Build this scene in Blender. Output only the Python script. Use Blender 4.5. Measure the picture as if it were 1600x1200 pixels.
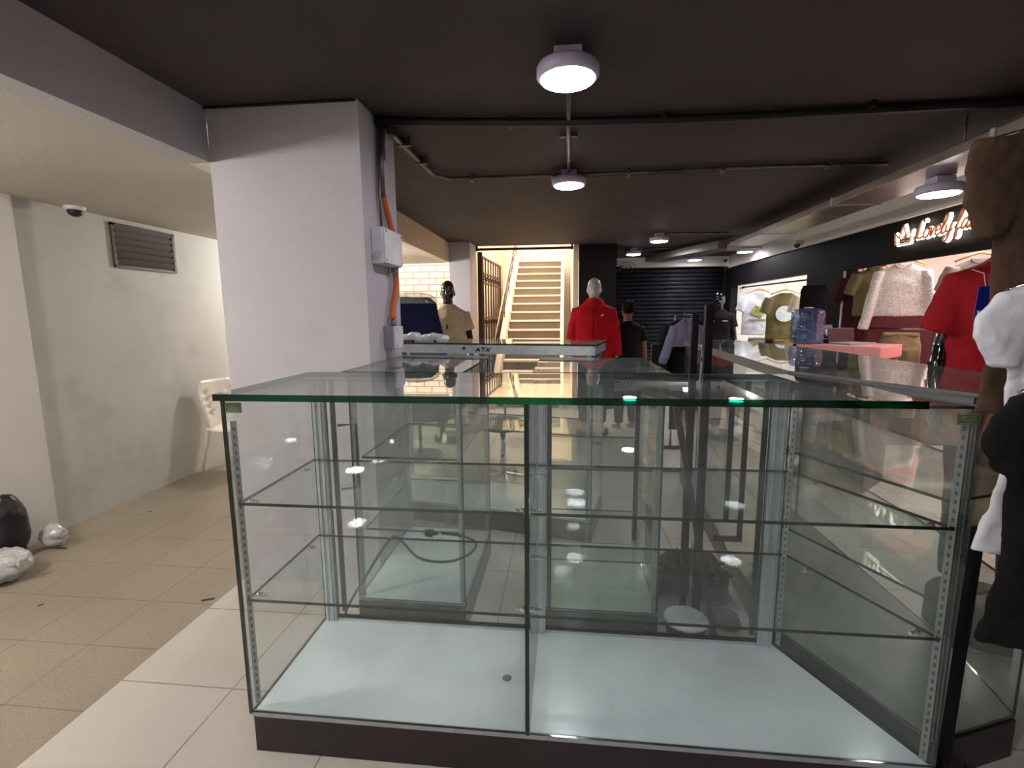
import bpy, bmesh, math, random
from mathutils import Vector, Matrix
random.seed(4)
PI = math.pi
S = bpy.context.scene
COL = S.collection
for o in list(bpy.data.objects): bpy.data.objects.remove(o)

# ------------------------------------------------------------------ camera
F, YAW, PIT, ROLL, HC = 762.0, .10592, .14268, -.00809, 1.48
fw = Vector((-math.sin(YAW)*math.cos(PIT), math.cos(YAW)*math.cos(PIT), -math.sin(PIT)))
r0 = Vector((math.cos(YAW), math.sin(YAW), 0)); u0 = r0.cross(fw)
rr = math.cos(ROLL)*r0 + math.sin(ROLL)*u0
uu = -math.sin(ROLL)*r0 + math.cos(ROLL)*u0
cd = bpy.data.cameras.new('camera'); cam = bpy.data.objects.new('camera', cd); COL.objects.link(cam)
m = Matrix((rr, uu, -fw)).transposed().to_4x4(); m.translation = (0, 0, HC)
cam.matrix_world = m
cd.sensor_width = 36; cd.lens = F/1600*36; cd.clip_start = .02
S.camera = cam
# ------------------------------------------------------------------ light level
LAMP = 40.0; LEFT = 118.0; SHOP = 22.0; SKY = 5.2
w = bpy.data.worlds.new('sky'); S.world = w; w.use_nodes = True
bg = w.node_tree.nodes['Background']; bg.inputs[0].default_value = (1.0, .87, .70, 1); bg.inputs[1].default_value = SKY
S.view_settings.view_transform = 'Standard'; S.view_settings.look = 'None'
S.view_settings.gamma = 1; S.view_settings.use_curve_mapping = False
S.view_settings.exposure = 1.08
try:
    S.cycles.transparent_max_bounces = 40; S.cycles.max_bounces = 16; S.cycles.glossy_bounces = 8
    S.cycles.sample_clamp_indirect = 60
except Exception: pass

def at(x, y, X=None, Y=None, Z=None):
    """survey helper: a photograph pixel and one known coordinate give the point in the room"""
    d = rr*((x-800)/F) - uu*((y-600)/F) + fw
    t = (Z-HC)/d.z if Z is not None else (Y/d.y if Y is not None else X/d.x)
    return Vector((0, 0, HC)) + d*t

# ------------------------------------------------------------------ materials
def nt(name):
    m = bpy.data.materials.new(name); m.use_nodes = True
    n = m.node_tree; n.nodes.clear()
    out = n.nodes.new('ShaderNodeOutputMaterial')
    return m, n, out
def mth(n, op, a, b=None, c=None):
    k = n.nodes.new('ShaderNodeMath'); k.operation = op
    for i, v in enumerate((a, b, c)):
        if v is None: continue
        if isinstance(v, (int, float)): k.inputs[i].default_value = v
        else: n.links.new(v, k.inputs[i])
    return k.outputs[0]
def mixc(n, f, a, b):
    k = n.nodes.new('ShaderNodeMix'); k.data_type = 'RGBA'
    for s, v in ((k.inputs[0], f), (k.inputs[6], a), (k.inputs[7], b)):
        if isinstance(v, (int, float)): s.default_value = v
        elif isinstance(v, tuple): s.default_value = (*v[:3], 1)
        else: n.links.new(v, s)
    return k.outputs[2]
def noise(n, scale, detail=4, vec=None):
    k = n.nodes.new('ShaderNodeTexNoise'); k.inputs['Scale'].default_value = scale; k.inputs['Detail'].default_value = detail
    if vec is None:
        t = n.nodes.new('ShaderNodeTexCoord'); vec = t.outputs['Object']
    n.links.new(vec, k.inputs['Vector'])
    return k.outputs['Fac']
def ramp(n, v, lo, hi):
    k = n.nodes.new('ShaderNodeMapRange'); k.inputs[1].default_value = lo; k.inputs[2].default_value = hi
    n.links.new(v, k.inputs[0]); return k.outputs[0]
def mat(name, col, rough=.6, metal=0, col2=None, nscale=6, bump=0, bscale=40, spec=.5, lo=.35, hi=.65, sheen=0, coat=0):
    m, n, out = nt(name)
    p = n.nodes.new('ShaderNodeBsdfPrincipled'); n.links.new(p.outputs[0], out.inputs[0])
    p.inputs['Base Color'].default_value = (*col, 1)
    p.inputs['Roughness'].default_value = rough; p.inputs['Metallic'].default_value = metal
    p.inputs['Specular IOR Level'].default_value = spec
    if coat: p.inputs['Coat Weight'].default_value = coat
    c2 = col2 or tuple(c*.85 for c in col)
    f = ramp(n, noise(n, nscale), lo, hi)
    n.links.new(mixc(n, f, col, c2), p.inputs['Base Color'])
    if bump:
        b = n.nodes.new('ShaderNodeBump'); b.inputs['Strength'].default_value = bump; b.inputs['Distance'].default_value = .01
        n.links.new(noise(n, bscale, 3), b.inputs['Height']); n.links.new(b.outputs[0], p.inputs['Normal'])
    return m
def emit(name, col, s):
    m, n, out = nt(name)
    e = n.nodes.new('ShaderNodeEmission'); e.inputs[0].default_value = (*col, 1); e.inputs[1].default_value = s
    n.links.new(e.outputs[0], out.inputs[0]); return m
def glass(name, tint, rough=0.0, f0=.045, dirt=0.0, dirt_veil_col=(.6, .65, .65)):  # dirt: patchy diffuse share, grime that also lays a pale veil over panes
    m, n, out = nt(name)
    g = n.nodes.new('ShaderNodeNewGeometry')
    d = n.nodes.new('ShaderNodeVectorMath'); d.operation = 'DOT_PRODUCT'
    n.links.new(g.outputs['Incoming'], d.inputs[0]); n.links.new(g.outputs['Normal'], d.inputs[1])
    c = mth(n, 'ABSOLUTE', d.outputs['Value'])
    k = mth(n, 'POWER', mth(n, 'SUBTRACT', 1.0, c), 5.0)
    fr = mth(n, 'ADD', mth(n, 'MULTIPLY', k, 1-f0), f0)
    t = n.nodes.new('ShaderNodeBsdfTransparent'); t.inputs[0].default_value = (*tint, 1)
    gl = n.nodes.new('ShaderNodeBsdfGlossy'); gl.inputs['Roughness'].default_value = rough
    mx = n.nodes.new('ShaderNodeMixShader')
    n.links.new(fr, mx.inputs[0]); n.links.new(t.outputs[0], mx.inputs[1]); n.links.new(gl.outputs[0], mx.inputs[2])
    last = mx.outputs[0]
    if dirt:
        df = n.nodes.new('ShaderNodeBsdfDiffuse'); df.inputs[0].default_value = (*dirt_veil_col, 1)
        mx2 = n.nodes.new('ShaderNodeMixShader')
        n.links.new(mth(n, 'MULTIPLY', ramp(n, noise(n, 3, 6), .3, .8), dirt), mx2.inputs[0])
        n.links.new(last, mx2.inputs[1]); n.links.new(df.outputs[0], mx2.inputs[2]); last = mx2.outputs[0]
    n.links.new(last, out.inputs[0]); return m
def tiles(name, ca, cb, grout, ox, oy, sx, sy, wdt, rough, speck=0, bump=.02):
    m, n, out = nt(name)
    p = n.nodes.new('ShaderNodeBsdfPrincipled'); n.links.new(p.outputs[0], out.inputs[0])
    t = n.nodes.new('ShaderNodeTexCoord'); s = n.nodes.new('ShaderNodeSeparateXYZ'); n.links.new(t.outputs['Object'], s.inputs[0])
    ms = []
    for v, o_, q in ((s.outputs[0], ox, sx), (s.outputs[1], oy, sy)):
        fr = mth(n, 'FRACT', mth(n, 'DIVIDE', mth(n, 'SUBTRACT', v, o_ - 100*q - wdt/2), q))
        ms.append(mth(n, 'LESS_THAN', fr, wdt/q))
    mk = mth(n, 'MAXIMUM', ms[0], ms[1])
    br = ramp(n, noise(n, 9, 3), .35, .75)
    base = mixc(n, ramp(n, noise(n, 1.6, 5), .35, .65), ca, cb)
    if speck:
        base = mixc(n, mth(n, 'MULTIPLY', ramp(n, noise(n, 90, 3), .45, .65), speck), base, tuple(c*.45 for c in ca))
    n.links.new(mixc(n, mth(n, 'MULTIPLY', mk, mth(n, 'ADD', .55, mth(n, 'MULTIPLY', br, .45))), base, grout), p.inputs['Base Color'])
    rg = mth(n, 'ADD', rough, mth(n, 'MULTIPLY', ramp(n, noise(n, 4, 5), .1, .9), .05)); n.links.new(rg, p.inputs['Roughness'])
    b = n.nodes.new('ShaderNodeBump'); b.inputs['Strength'].default_value = .3; b.inputs['Distance'].default_value = .004
    n.links.new(mth(n, 'SUBTRACT', 1.0, mk), b.inputs['Height']); n.links.new(b.outputs[0], p.inputs['Normal'])
    return m
def wallmat(name, col, col2, stain=None, rough=.75, spec=.4):
    m, n, out = nt(name)
    p = n.nodes.new('ShaderNodeBsdfPrincipled'); n.links.new(p.outputs[0], out.inputs[0]); p.inputs['Roughness'].default_value = rough; p.inputs['Specular IOR Level'].default_value = spec
    c = mixc(n, ramp(n, noise(n, 1.3, 5), .35, .7), col, col2)
    if stain:
        c = mixc(n, mth(n, 'MULTIPLY', ramp(n, noise(n, 3.3, 8), .56, .75), .5), c, stain)
    n.links.new(c, p.inputs['Base Color'])
    b = n.nodes.new('ShaderNodeBump'); b.inputs['Strength'].default_value = .25; b.inputs['Distance'].default_value = .004
    n.links.new(noise(n, 60, 4), b.inputs['Height']); n.links.new(b.outputs[0], p.inputs['Normal'])
    return m
def brickmat():
    m, n, out = nt('painted brick')
    p = n.nodes.new('ShaderNodeBsdfPrincipled'); n.links.new(p.outputs[0], out.inputs[0]); p.inputs['Roughness'].default_value = .8
    t = n.nodes.new('ShaderNodeTexCoord'); s = n.nodes.new('ShaderNodeSeparateXYZ'); n.links.new(t.outputs['Object'], s.inputs[0])
    c = n.nodes.new('ShaderNodeCombineXYZ'); n.links.new(s.outputs[0], c.inputs[0]); n.links.new(s.outputs[2], c.inputs[1])
    b = n.nodes.new('ShaderNodeTexBrick'); n.links.new(c.outputs[0], b.inputs[0])
    b.inputs['Color1'].default_value = (.42, .37, .31, 1); b.inputs['Color2'].default_value = (.37, .32, .26, 1); b.inputs['Mortar'].default_value = (.17, .13, .10, 1)
    b.inputs['Scale'].default_value = 1; b.inputs['Brick Width'].default_value = .3; b.inputs['Row Height'].default_value = .12; b.inputs['Mortar Size'].default_value = .012
    n.links.new(b.outputs[0], p.inputs['Base Color']); return m

M = {}
M['white_tile'] = tiles('white floor tile', (.56, .52, .47), (.53, .495, .45), (.20, .17, .15), -1.31, 1.635, .5, .5, .006, .22)
M['terrazzo'] = tiles('beige terrazzo tile', (.345, .295, .225), (.285, .24, .18), (.15, .12, .09), -1.8, 1.475, .345, .345, .006, .38, speck=.35)
M['wall'] = wallmat('grey painted wall', (.56, .56, .53), (.50, .505, .48), (.36, .36, .34))
M['column'] = wallmat('lilac white paint', (.53, .505, .54), (.50, .475, .515), (.46, .44, .46))
M['pilaster'] = wallmat('white paint', (.72, .70, .67), (.68, .66, .63))
M['lowceil'] = wallmat('cream ceiling paint', (.52, .48, .42), (.47, .43, .37))
M['beam'] = wallmat('grey beam paint', (.50, .47, .48), (.45, .43, .44))
M['black_ceiling'] = wallmat('black painted slab', (.040, .031, .033), (.060, .045, .043), (.075, .05, .045), .7)
M['black_wall'] = wallmat('black wall paint', (.007, .006, .008), (.012, .010, .012), rough=.6, spec=.12)
M['cream'] = wallmat('cream plaster', (.72, .60, .46), (.66, .54, .41), (.60, .47, .35))
M['brick'] = brickmat()
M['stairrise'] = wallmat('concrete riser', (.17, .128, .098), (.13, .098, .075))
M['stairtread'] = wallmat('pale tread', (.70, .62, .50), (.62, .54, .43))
M['pink_wall'] = wallmat('salmon wall paint', (.75, .36, .31), (.70, .32, .28))
M['shop_white'] = wallmat('white shop wall', (.75, .73, .70), (.70, .68, .65))
M['glass'] = glass('clear glass', (.982, .994, .988), dirt=.04)
M['glass_shelf'] = glass('shelf glass', (.95, .98, .965), dirt=.06)
M['glass_top'] = glass('top glass', (.92, .955, .945), dirt=.10, f0=.05)  # dirt raised here for a greyish haze that brightens the top
M['edge'] = glass('green glass edge', (.02, .13, .08), rough=.05, f0=.06)
M['edge_dark'] = mat('dark green glass edge', (.006, .022, .017), .15, coat=.5)
M['edge_top'] = glass('bright green glass edge', (.0, .12, .052), rough=.08, f0=.05)
M['base_white'] = mat('white laminate', (.86, .93, .97), .2, col2=(.72, .80, .85), nscale=2.5)
M['base_grey'] = mat('grey laminate', (.42, .46, .42), .3, col2=(.35, .39, .35), nscale=2.5)
M['base_black'] = mat('dark laminate', (.022, .014, .016), .32)
M['alu'] = mat('brushed aluminium', (.60, .64, .69), .38, .45, nscale=30)
M['rail_grey'] = mat('grey painted rail', (.15, .145, .15), .35, .1); M['base_dark'] = mat('dark grey laminate', (.20, .22, .19), .3, col2=(.16, .18, .155))
M['alu_matt'] = mat('grey aluminium', (.45, .48, .51), .45, .4, nscale=20)
M['chrome'] = mat('chrome', (.8, .82, .84), .08, 1)
M['dark_metal'] = mat('dark bronze metal', (.05, .05, .05), .35, .7)
M['black_metal'] = mat('black metal', (.008, .007, .009), .5, .0, spec=.15)
M['white_plastic'] = mat('white plastic', (.75, .75, .78), .35)
M['chair_plastic'] = mat('cream white plastic', (.80, .74, .66), .35, col2=(.76, .70, .62))
M['grey_plastic'] = mat('grey plastic', (.28, .28, .31), .45)
M['orange'] = mat('orange corrugated tube', (.62, .17, .05), .45)
M['conduit'] = mat('galvanised conduit', (.22, .19, .18), .4, .7, col2=(.10, .08, .075), nscale=8)
M['cable'] = mat('black cable', (.008, .008, .009), .4)
M['strip'] = mat('perforated strip', (.45, .48, .47), .4, .5)
M['slot'] = mat('slot', (.02, .02, .02), .6); M['hole'] = mat('strip hole', (.13, .14, .135), .6)
M['sticker'] = mat('olive label', (.13, .16, .075), .5, col2=(.10, .13, .06), nscale=60)
M['sticker_ink'] = mat('label print', (.30, .34, .20), .5)
M['lamp_body'] = mat('white lamp body', (.60, .54, .72), .4)
M['lamp'] = emit('lamp glow', (1.0, .955, 1.0), LAMP)
M['lamp_left'] = emit('warm lamp glow', (1.0, .96, .90), LEFT); M['lamp_back'] = emit('tube glow', (1.0, .97, .94), 70)
M['lamp_shop'] = emit('shop light', (1.0, .97, .92), SHOP)
M['duct'] = mat('galvanised sheet', (.50, .46, .42), .32, .85, col2=(.36, .33, .31), nscale=2.5)
M['rust'] = mat('rust red steel', (.16, .045, .03), .6)
def fab(name, c, c2=None, rough=.9, bump=.35): return mat(name, c, rough, 0, c2 or tuple(v*.78 for v in c), 7, bump, 26, spec=.2)
M['brown_f'] = fab('brown cotton', (.085, .048, .032)); M['white_f'] = fab('white cotton', (.72, .72, .78), (.64, .64, .70)); M['black_f'] = fab('black cotton', (.009, .007, .009))
M['red_f'] = fab('red cotton', (.36, .010, .016)); M['maroon_f'] = fab('maroon cloth', (.085, .018, .020)); M['beige_f'] = fab('beige cotton', (.62, .50, .32))
M['redj_f'] = fab('red jacket cloth', (.50, .008, .016)); M['navy_f'] = fab('navy cloth', (.008, .012, .045)); M['lilac_f'] = fab('pale grey cloth', (.20, .20, .28))
M['olive_f'] = fab('olive cotton', (.17, .14, .06)); M['khaki_f'] = fab('khaki cloth', (.30, .22, .12)); M['sand_f'] = fab('sand cloth', (.50, .44, .36)); M['cream_f'] = fab('cream cloth', (.75, .62, .50))
M['sequin_f'] = mat('sequin cloth', (.82, .80, .76), .5, .1, (.50, .42, .37), 110, .6, 160, lo=.45, hi=.65)
M['grey_f'] = fab('grey cloth', (.33, .31, .30)); M['darkred_f'] = fab('dark wine cloth', (.06, .012, .014))
M['skin'] = mat('brown skin', (.22, .10, .06), .55); M['hair'] = mat('black hair', (.007, .005, .005), .7, bump=.5, bscale=90, spec=.1)
M['mann_black'] = mat('glossy black fibreglass', (.010, .007, .007), .12, coat=.6); M['mann_grey'] = mat('pale grey fibreglass', (.50, .47, .45), .25)
M['wood'] = mat('hanger wood', (.62, .42, .22), .5); M['bag_white'] = mat('white bin liner', (.55, .55, .54), .25, bump=.8, bscale=22, coat=.4); M['bag_dark'] = mat('dark bag', (.012, .010, .013), .35, bump=.6, bscale=18)
M['film'] = glass('plastic film', (.85, .86, .88), .15, .10, .25, (.8, .8, .85))
M['blue_tag'] = mat('blue card', (.01, .025, .30), .4); M['gloss_white'] = mat('white print', (.8, .8, .8), .5)
M['print_green'] = mat('green print', (.16, .20, .08), .7, col2=(.42, .38, .12), nscale=24); M['print_blue'] = mat('pale blue print', (.55, .65, .80), .7, col2=(.80, .85, .90), nscale=40, lo=.4, hi=.6)
M['pink_lam'] = mat('pink laminate', (.68, .27, .25), .35, col2=(.64, .25, .235)); M['water'] = glass('blue water bottle', (.50, .62, .86), .05, .10, .25, (.35, .45, .75))
M['copper'] = mat('copper acrylic', (.75, .28, .14), .4); M['sign_glow'] = emit('sign glow', (1.0, .88, .74), 3.2)
M['duster'] = fab('dark cotton strings', (.035, .018, .028), (.012, .008, .012)); M['shutter'] = mat('black shutter steel', (.012, .012, .019), .5, .0, spec=.2, col2=(.022, .022, .032))
M['gate'] = mat('brown gate iron', (.045, .022, .014), .5, .3); M['dirt'] = mat('dark scrap', (.04, .035, .03), .8)
M['louvre'] = mat('brown louvre', (.055, .044, .040), .55, .0)

# ------------------------------------------------------------------ building blocks
WM = {}
class MB:
    def __init__(s): s.bm = bmesh.new()
    def _mi(s, fs, mi):
        for f in fs: f.material_index = mi
    def box(s, a, b, R=None, o=(0, 0, 0), mi=0):
        """box between corners a and b, optionally rotated by matrix R about o"""
        x0, y0, z0 = a; x1, y1, z1 = b
        v = [Vector((x, y, z)) for z in (z0, z1) for x, y in ((x0, y0), (x1, y0), (x1, y1), (x0, y1))]
        if R is not None: v = [R @ (p - Vector(o)) + Vector(o) for p in v]
        v = [s.bm.verts.new(p) for p in v]
        for q in ((3, 2, 1, 0), (4, 5, 6, 7), (0, 1, 5, 4), (1, 2, 6, 5), (2, 3, 7, 6), (3, 0, 4, 7)):
            f = s.bm.faces.new([v[i] for i in q]); f.material_index = mi
        return s
    def bar(s, p, q, wx, wy=None, up=(0, 0, 1), mi=0):
        """rectangular bar from p to q"""
        p, q = Vector(p), Vector(q); wy = wy or wx
        d = (q-p).normalized(); u = Vector(up)
        if abs(d.dot(u)) > .99: u = Vector((0, 1, 0))
        a = d.cross(u).normalized()*wx/2; b = a.cross(d).normalized()*wy/2
        r = [[s.bm.verts.new(c + i*a + j*b) for i, j in ((-1, -1), (1, -1), (1, 1), (-1, 1))] for c in (p, q)]
        for k in range(4):
            f = s.bm.faces.new((r[0][k], r[0][(k+1) % 4], r[1][(k+1) % 4], r[1][k])); f.material_index = mi
        s.bm.faces.new(r[0][::-1]).material_index = mi; s.bm.faces.new(r[1]).material_index = mi
        return s
    def prism(s, pts, z0, z1, side=None, mi=0):
        """vertical prism over a polygon; side = material index of the side faces"""
        lo = [s.bm.verts.new((x, y, z0)) for x, y in pts]; hi = [s.bm.verts.new((x, y, z1)) for x, y in pts]
        n = len(pts)
        s.bm.faces.new(lo[::-1]).material_index = mi; s.bm.faces.new(hi).material_index = mi
        for i in range(n):
            s.bm.faces.new((lo[i], lo[(i+1) % n], hi[(i+1) % n], hi[i])).material_index = (mi if side is None else side)
        return s
    def loft(s, rings, n=16, mi=0):
        """closed loft; ring = (centre, half width vector, half depth vector)"""
        R = []
        for c, u, v in rings:
            c, u, v = Vector(c), Vector(u), Vector(v)
            R.append([s.bm.verts.new(c + u*math.cos(2*PI*k/n) + v*math.sin(2*PI*k/n)) for k in range(n)])
        for a, b in zip(R, R[1:]):
            for k in range(n):
                f = s.bm.faces.new((a[k], a[(k+1) % n], b[(k+1) % n], b[k])); f.smooth = True; f.material_index = mi
        s.bm.faces.new(R[0][::-1]).material_index = mi; s.bm.faces.new(R[-1]).material_index = mi
        return s
    def tube(s, pts, rad, n=10, mi=0, flat=None):
        pts = [Vector(p) for p in pts]
        if not isinstance(rad, (list, tuple)): rad = [rad]*len(pts)
        rings = []; prev = None
        for i, p in enumerate(pts):
            d = (pts[min(i+1, len(pts)-1)] - pts[max(i-1, 0)]).normalized()
            if prev is None:
                u = Vector((0, 0, 1)) if abs(d.z) < .9 else Vector((1, 0, 0))
                prev = (u - d*u.dot(d)).normalized()
            else:
                prev = (prev - d*prev.dot(d)).normalized()
            b = d.cross(prev)
            rings.append((p, prev*rad[i], b*rad[i]))
        return s.loft(rings, n, mi)
    def lathe(s, prof, o=(0, 0, 0), n=32, mi=0):
        return s.loft([((o[0], o[1], o[2]+z), (r, 0, 0), (0, r, 0)) for r, z in prof], n, mi)
    def ball(s, c, rx, ry=None, rz=None, n=14, mi=0):
        ry = ry or rx; rz = rz or rx; c = Vector(c)
        return s.loft([(c+Vector((0, 0, -rz*math.cos(PI*k/9))), (rx*math.sin(PI*k/9)+1e-4, 0, 0), (0, ry*math.sin(PI*k/9)+1e-4, 0)) for k in range(10)], n, mi)
    def build(s, name, mats, parent=None, world=True, bevel=0):
        bmesh.ops.recalc_face_normals(s.bm, faces=s.bm.faces)
        if parent is not None and world:
            s.bm.transform(WM[parent.name].inverted())
        me = bpy.data.meshes.new(name); s.bm.to_mesh(me); s.bm.free()
        for m in (mats if isinstance(mats, (list, tuple)) else [mats]): me.materials.append(M[m])
        o = bpy.data.objects.new(name, me); COL.objects.link(o)
        if parent is not None:
            o.parent = parent; WM[o.name] = WM[parent.name].copy()
        else: WM[o.name] = Matrix()
        if bevel:
            b = o.modifiers.new('bevel', 'BEVEL'); b.width = bevel; b.segments = 2; b.limit_method = 'ANGLE'
        return o
def tag(o, label=None, cat=None, group=None, kind=None):
    if label: o['label'] = label
    if cat: o['category'] = cat
    if group: o['group'] = group
    if kind: o['kind'] = kind
    return o
def thing(name, label, cat, loc=(0, 0, 0), rz=0, group=None):
    o = bpy.data.objects.new(name, None); COL.objects.link(o); o.empty_display_size = .1
    o.location = loc; o.rotation_euler = (0, 0, rz)
    WM[o.name] = Matrix.Translation(loc) @ Matrix.Rotation(rz, 4, 'Z')
    return tag(o, label, cat, group)
def struct(name, mb, mats, bevel=0): return tag(mb.build(name, mats, bevel=bevel), kind='structure')
def remesh(o, vox, smooth=6, disp=0, dscale=.12):
    r = o.modifiers.new('fuse', 'REMESH'); r.mode = 'VOXEL'; r.voxel_size = vox; r.use_smooth_shade = True
    if smooth:
        k = o.modifiers.new('soft', 'SMOOTH'); k.iterations = smooth; k.factor = .5
    if disp:
        t = bpy.data.textures.new('folds', 'CLOUDS'); t.noise_scale = dscale; t.noise_depth = 2
        d = o.modifiers.new('folds', 'DISPLACE'); d.texture = t; d.strength = disp; d.mid_level = .5
    return o
def copy_tree(o, parent=None):
    c = o.copy(); COL.objects.link(c)
    if parent is not None: c.parent = parent
    for ch in [q for q in bpy.data.objects if q.parent == o]: copy_tree(ch, c)
    return c
def rect(cx, cy, a, b, rot=0):
    c, s_ = math.cos(rot), math.sin(rot)
    return [(cx + x*c - y*s_, cy + x*s_ + y*c) for x, y in ((-a, -b), (a, -b), (a, b), (-a, b))]

# ------------------------------------------------------------------ the setting
CZ, LZ = 2.505, 2.2464
XL, XB, XR = -3.5, -1.7755, 3.04
struct('floor', MB().box((-1.80, -3, -.1), (8, 13, 0)), 'white_tile')
struct('floor.001', MB().box((-4.2, -3, -.1), (-1.80, 13, 0)), 'terrazzo')
struct('ceiling', MB().box((XB-.13, -3, CZ), (XR+.1, 7.58, CZ+.15)).box((.2, 7.58, CZ), (XR+.1, 9.9, CZ+.15)), 'black_ceiling')
struct('ceiling.001', MB().box((XL-.1, -3, LZ), (XB-.13, 7.4, LZ+.15)).box((XB-.13, 2.92, LZ), (XB-.001, 7.4, LZ+.15)), 'lowceil')
struct('trim_1', MB().box((XB-.129, -3, LZ-.001), (XB, 2.416, CZ-.0005)), 'beam')
struct('trim_2', MB().box((-1.776, 2.917, LZ-.02), (-1.65, 7.1, CZ-.001)), 'cream')
struct('wall_left', MB().box((XL-.2, 2.86, 0), (XL, 9.3, LZ)), 'wall')
struct('wall_left.001', MB().box((XL-.2, -3, 0), (XL+.03, 2.86, LZ), ), 'pilaster')
struct('wall_behind_camera', MB().box((XL-.2, -3.1, 0), (XR+.2, -3, CZ)), 'wall')
struct('wall_column', MB().box((XB, 2.4162, 0), (-.9905, 2.9168, CZ-.001)), 'column')
struct('wall_column.001', MB().box((-1.65, 7.08, 0), (-1.345, 7.62, CZ-.001)), 'column')
struct('wall_brick', MB().box((-4.2, 9.2, 0), (-1.66, 9.35, 2.75)), 'brick')
struct('trim_3', MB().box((-1.86, 9.1, 0), (-1.66, 9.19, 2.9)), 'pilaster')
# stairwell, open to the sky
struct('wall_stairwell_left', MB().box((-1.65, 7.63, 0), (-1.55, 12.6, 4.6)), 'cream')
struct('wall_stairwell_right', MB().box((.14, 7.60, 0), (.22, 12.6, 4.6)), 'cream')
struct('wall_stairwell_back', MB().box((-1.65, 12.6, 0), (.22, 12.7, 4.6)), 'cream')
# right and back walls
struct('wall_back', MB().box((.225, 7.60, 0), (.77, 7.75, CZ)).box((.74, 7.75, 0), (.80, 9.6, CZ)).box((.74, 9.82, 0), (XR+.1, 9.9, CZ)), 'black_wall')
struct('trim_4', MB().box((.80, 9.58, 2.33), (XR-.005, 9.81, CZ-.001)), 'shop_white')
FZ = 1.955
struct('wall_right', MB().box((XR, 9.45, 0), (XR+.12, 9.81, FZ)).box((XR, 5.75, 0), (XR+.12, 6.62, FZ)).box((XR, -3, 0), (XR+.12, 3.3, FZ)).box((XR, -3, FZ), (XR+.12, 9.81, 2.29)), 'black_wall')
struct('trim_5', MB().box((XR-.03, -3, 2.292), (XR+.12, 9.57, CZ-.001)), 'shop_white')
struct('trim_6', MB().box((XR-.05, 3.3, FZ-.045), (XR-.001, 5.75, FZ+.012)), 'black_wall')
# shop rooms
struct('wall_shop_one', MB().box((XR+.121, 9.46, 0), (5.0, 9.56, 2.6)).box((4.95, 6.62, 0), (5.05, 9.45, 2.6)).box((XR+.121, 6.5, 0), (4.94, 6.61, 2.6)).box((XR+.121, 6.62, 2.45), (4.94, 9.45, 2.55)), 'shop_white')
struct('wall_shop_two', MB().box((XR+.121, 5.76, 0), (6.0, 5.86, 2.6)).box((5.9, 3.2, 0), (6.0, 5.75, 2.6)).box((XR+.121, 3.2, 0), (5.89, 3.29, 2.6)).box((XR+.121, 3.3, 2.45), (5.89, 5.75, 2.55)), 'pink_wall')
for k, (x0, y0, x1, y1) in enumerate(((3.5, 7.0, 4.6, 7.25), (3.5, 8.0, 4.6, 8.25), (3.5, 3.7, 4.9, 3.95), (3.5, 4.7, 4.9, 4.95))):
    t = thing('ceiling_light', 'long white light panel on the ceiling of the %s shop, %s of two' % (('far', 'nearer', ) if k == 0 else ('far', 'farther') if k == 1 else ('near', 'nearer') if k == 2 else ('near', 'farther')), 'light', ((x0+x1)/2, (y0+y1)/2, 2.40))
    MB().box((x0, y0, 2.42), (x1, y1, 2.449)).build('housing', 'white_plastic', t)
    MB().box((x0+.02, y0+.02, 2.405), (x1-.02, y1-.02, 2.419)).build('diffuser', 'lamp_shop', t)

# far staircase
st = thing('staircase', 'cream concrete staircase climbing to daylight behind the iron gate', 'staircase', (-.55, 7.6, 0))
for k in range(16):
    z = .17*(k+1); y = 7.46+.27*(k+.75)
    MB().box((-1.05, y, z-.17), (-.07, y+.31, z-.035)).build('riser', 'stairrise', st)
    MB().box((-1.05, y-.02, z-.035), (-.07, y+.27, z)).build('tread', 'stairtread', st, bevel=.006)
MB().box((-1.05, 12.0, 2.5), (-.07, 12.6, 2.72)).build('landing', 'cream', st)
for x0, x1, h in ((-1.17, -1.055, .16), (-.065, .0, .14)):
    mb = MB(); yz = [(7.5, 0), (7.5, h+.1), (12.0, 2.72+h+.1), (12.0, 2.3)]
    for f in (0,):
        a = [mb.bm.verts.new((x0, y, z)) for y, z in yz]; b = [mb.bm.verts.new((x1, y, z)) for y, z in yz]
        mb.bm.faces.new(a); mb.bm.faces.new(b[::-1])
        for i in range(4): mb.bm.faces.new((a[i], a[(i+1) % 4], b[(i+1) % 4], b[i]))
    mb.build('stringer', 'cream', st)
for dz, dx in ((.45, 0), (.62, .012), (.78, .0)): MB().tube([(-1.13, 7.7, .1+dz), (-1.13, 12.0, 2.75+dz)], .012, 8).build('handrail', 'cream' if dz > .7 else 'gate', st)
for k in range(6): MB().tube([(-1.13, 7.8+k*.8, .15+k*.5), (-1.13, 7.8+k*.8, .9+k*.5)], .008, 8).build('baluster', 'gate', st)
tb = thing('lintel_bar', 'thin dark iron bar across the top of the stair opening', 'bar', (-.55, 7.56, 2.44))
MB().bar((-1.34, 7.56, 2.455), (.135, 7.56, 2.455), .03, .035).build('rail', 'gate', tb)
MB().box((-1.34, 7.54, 2.43), (-1.31, 7.58, 2.5)).build('bracket', 'gate', tb)
MB().box((.10, 7.54, 2.43), (.13, 7.58, 2.5)).build('bracket', 'gate', tb)
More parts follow.
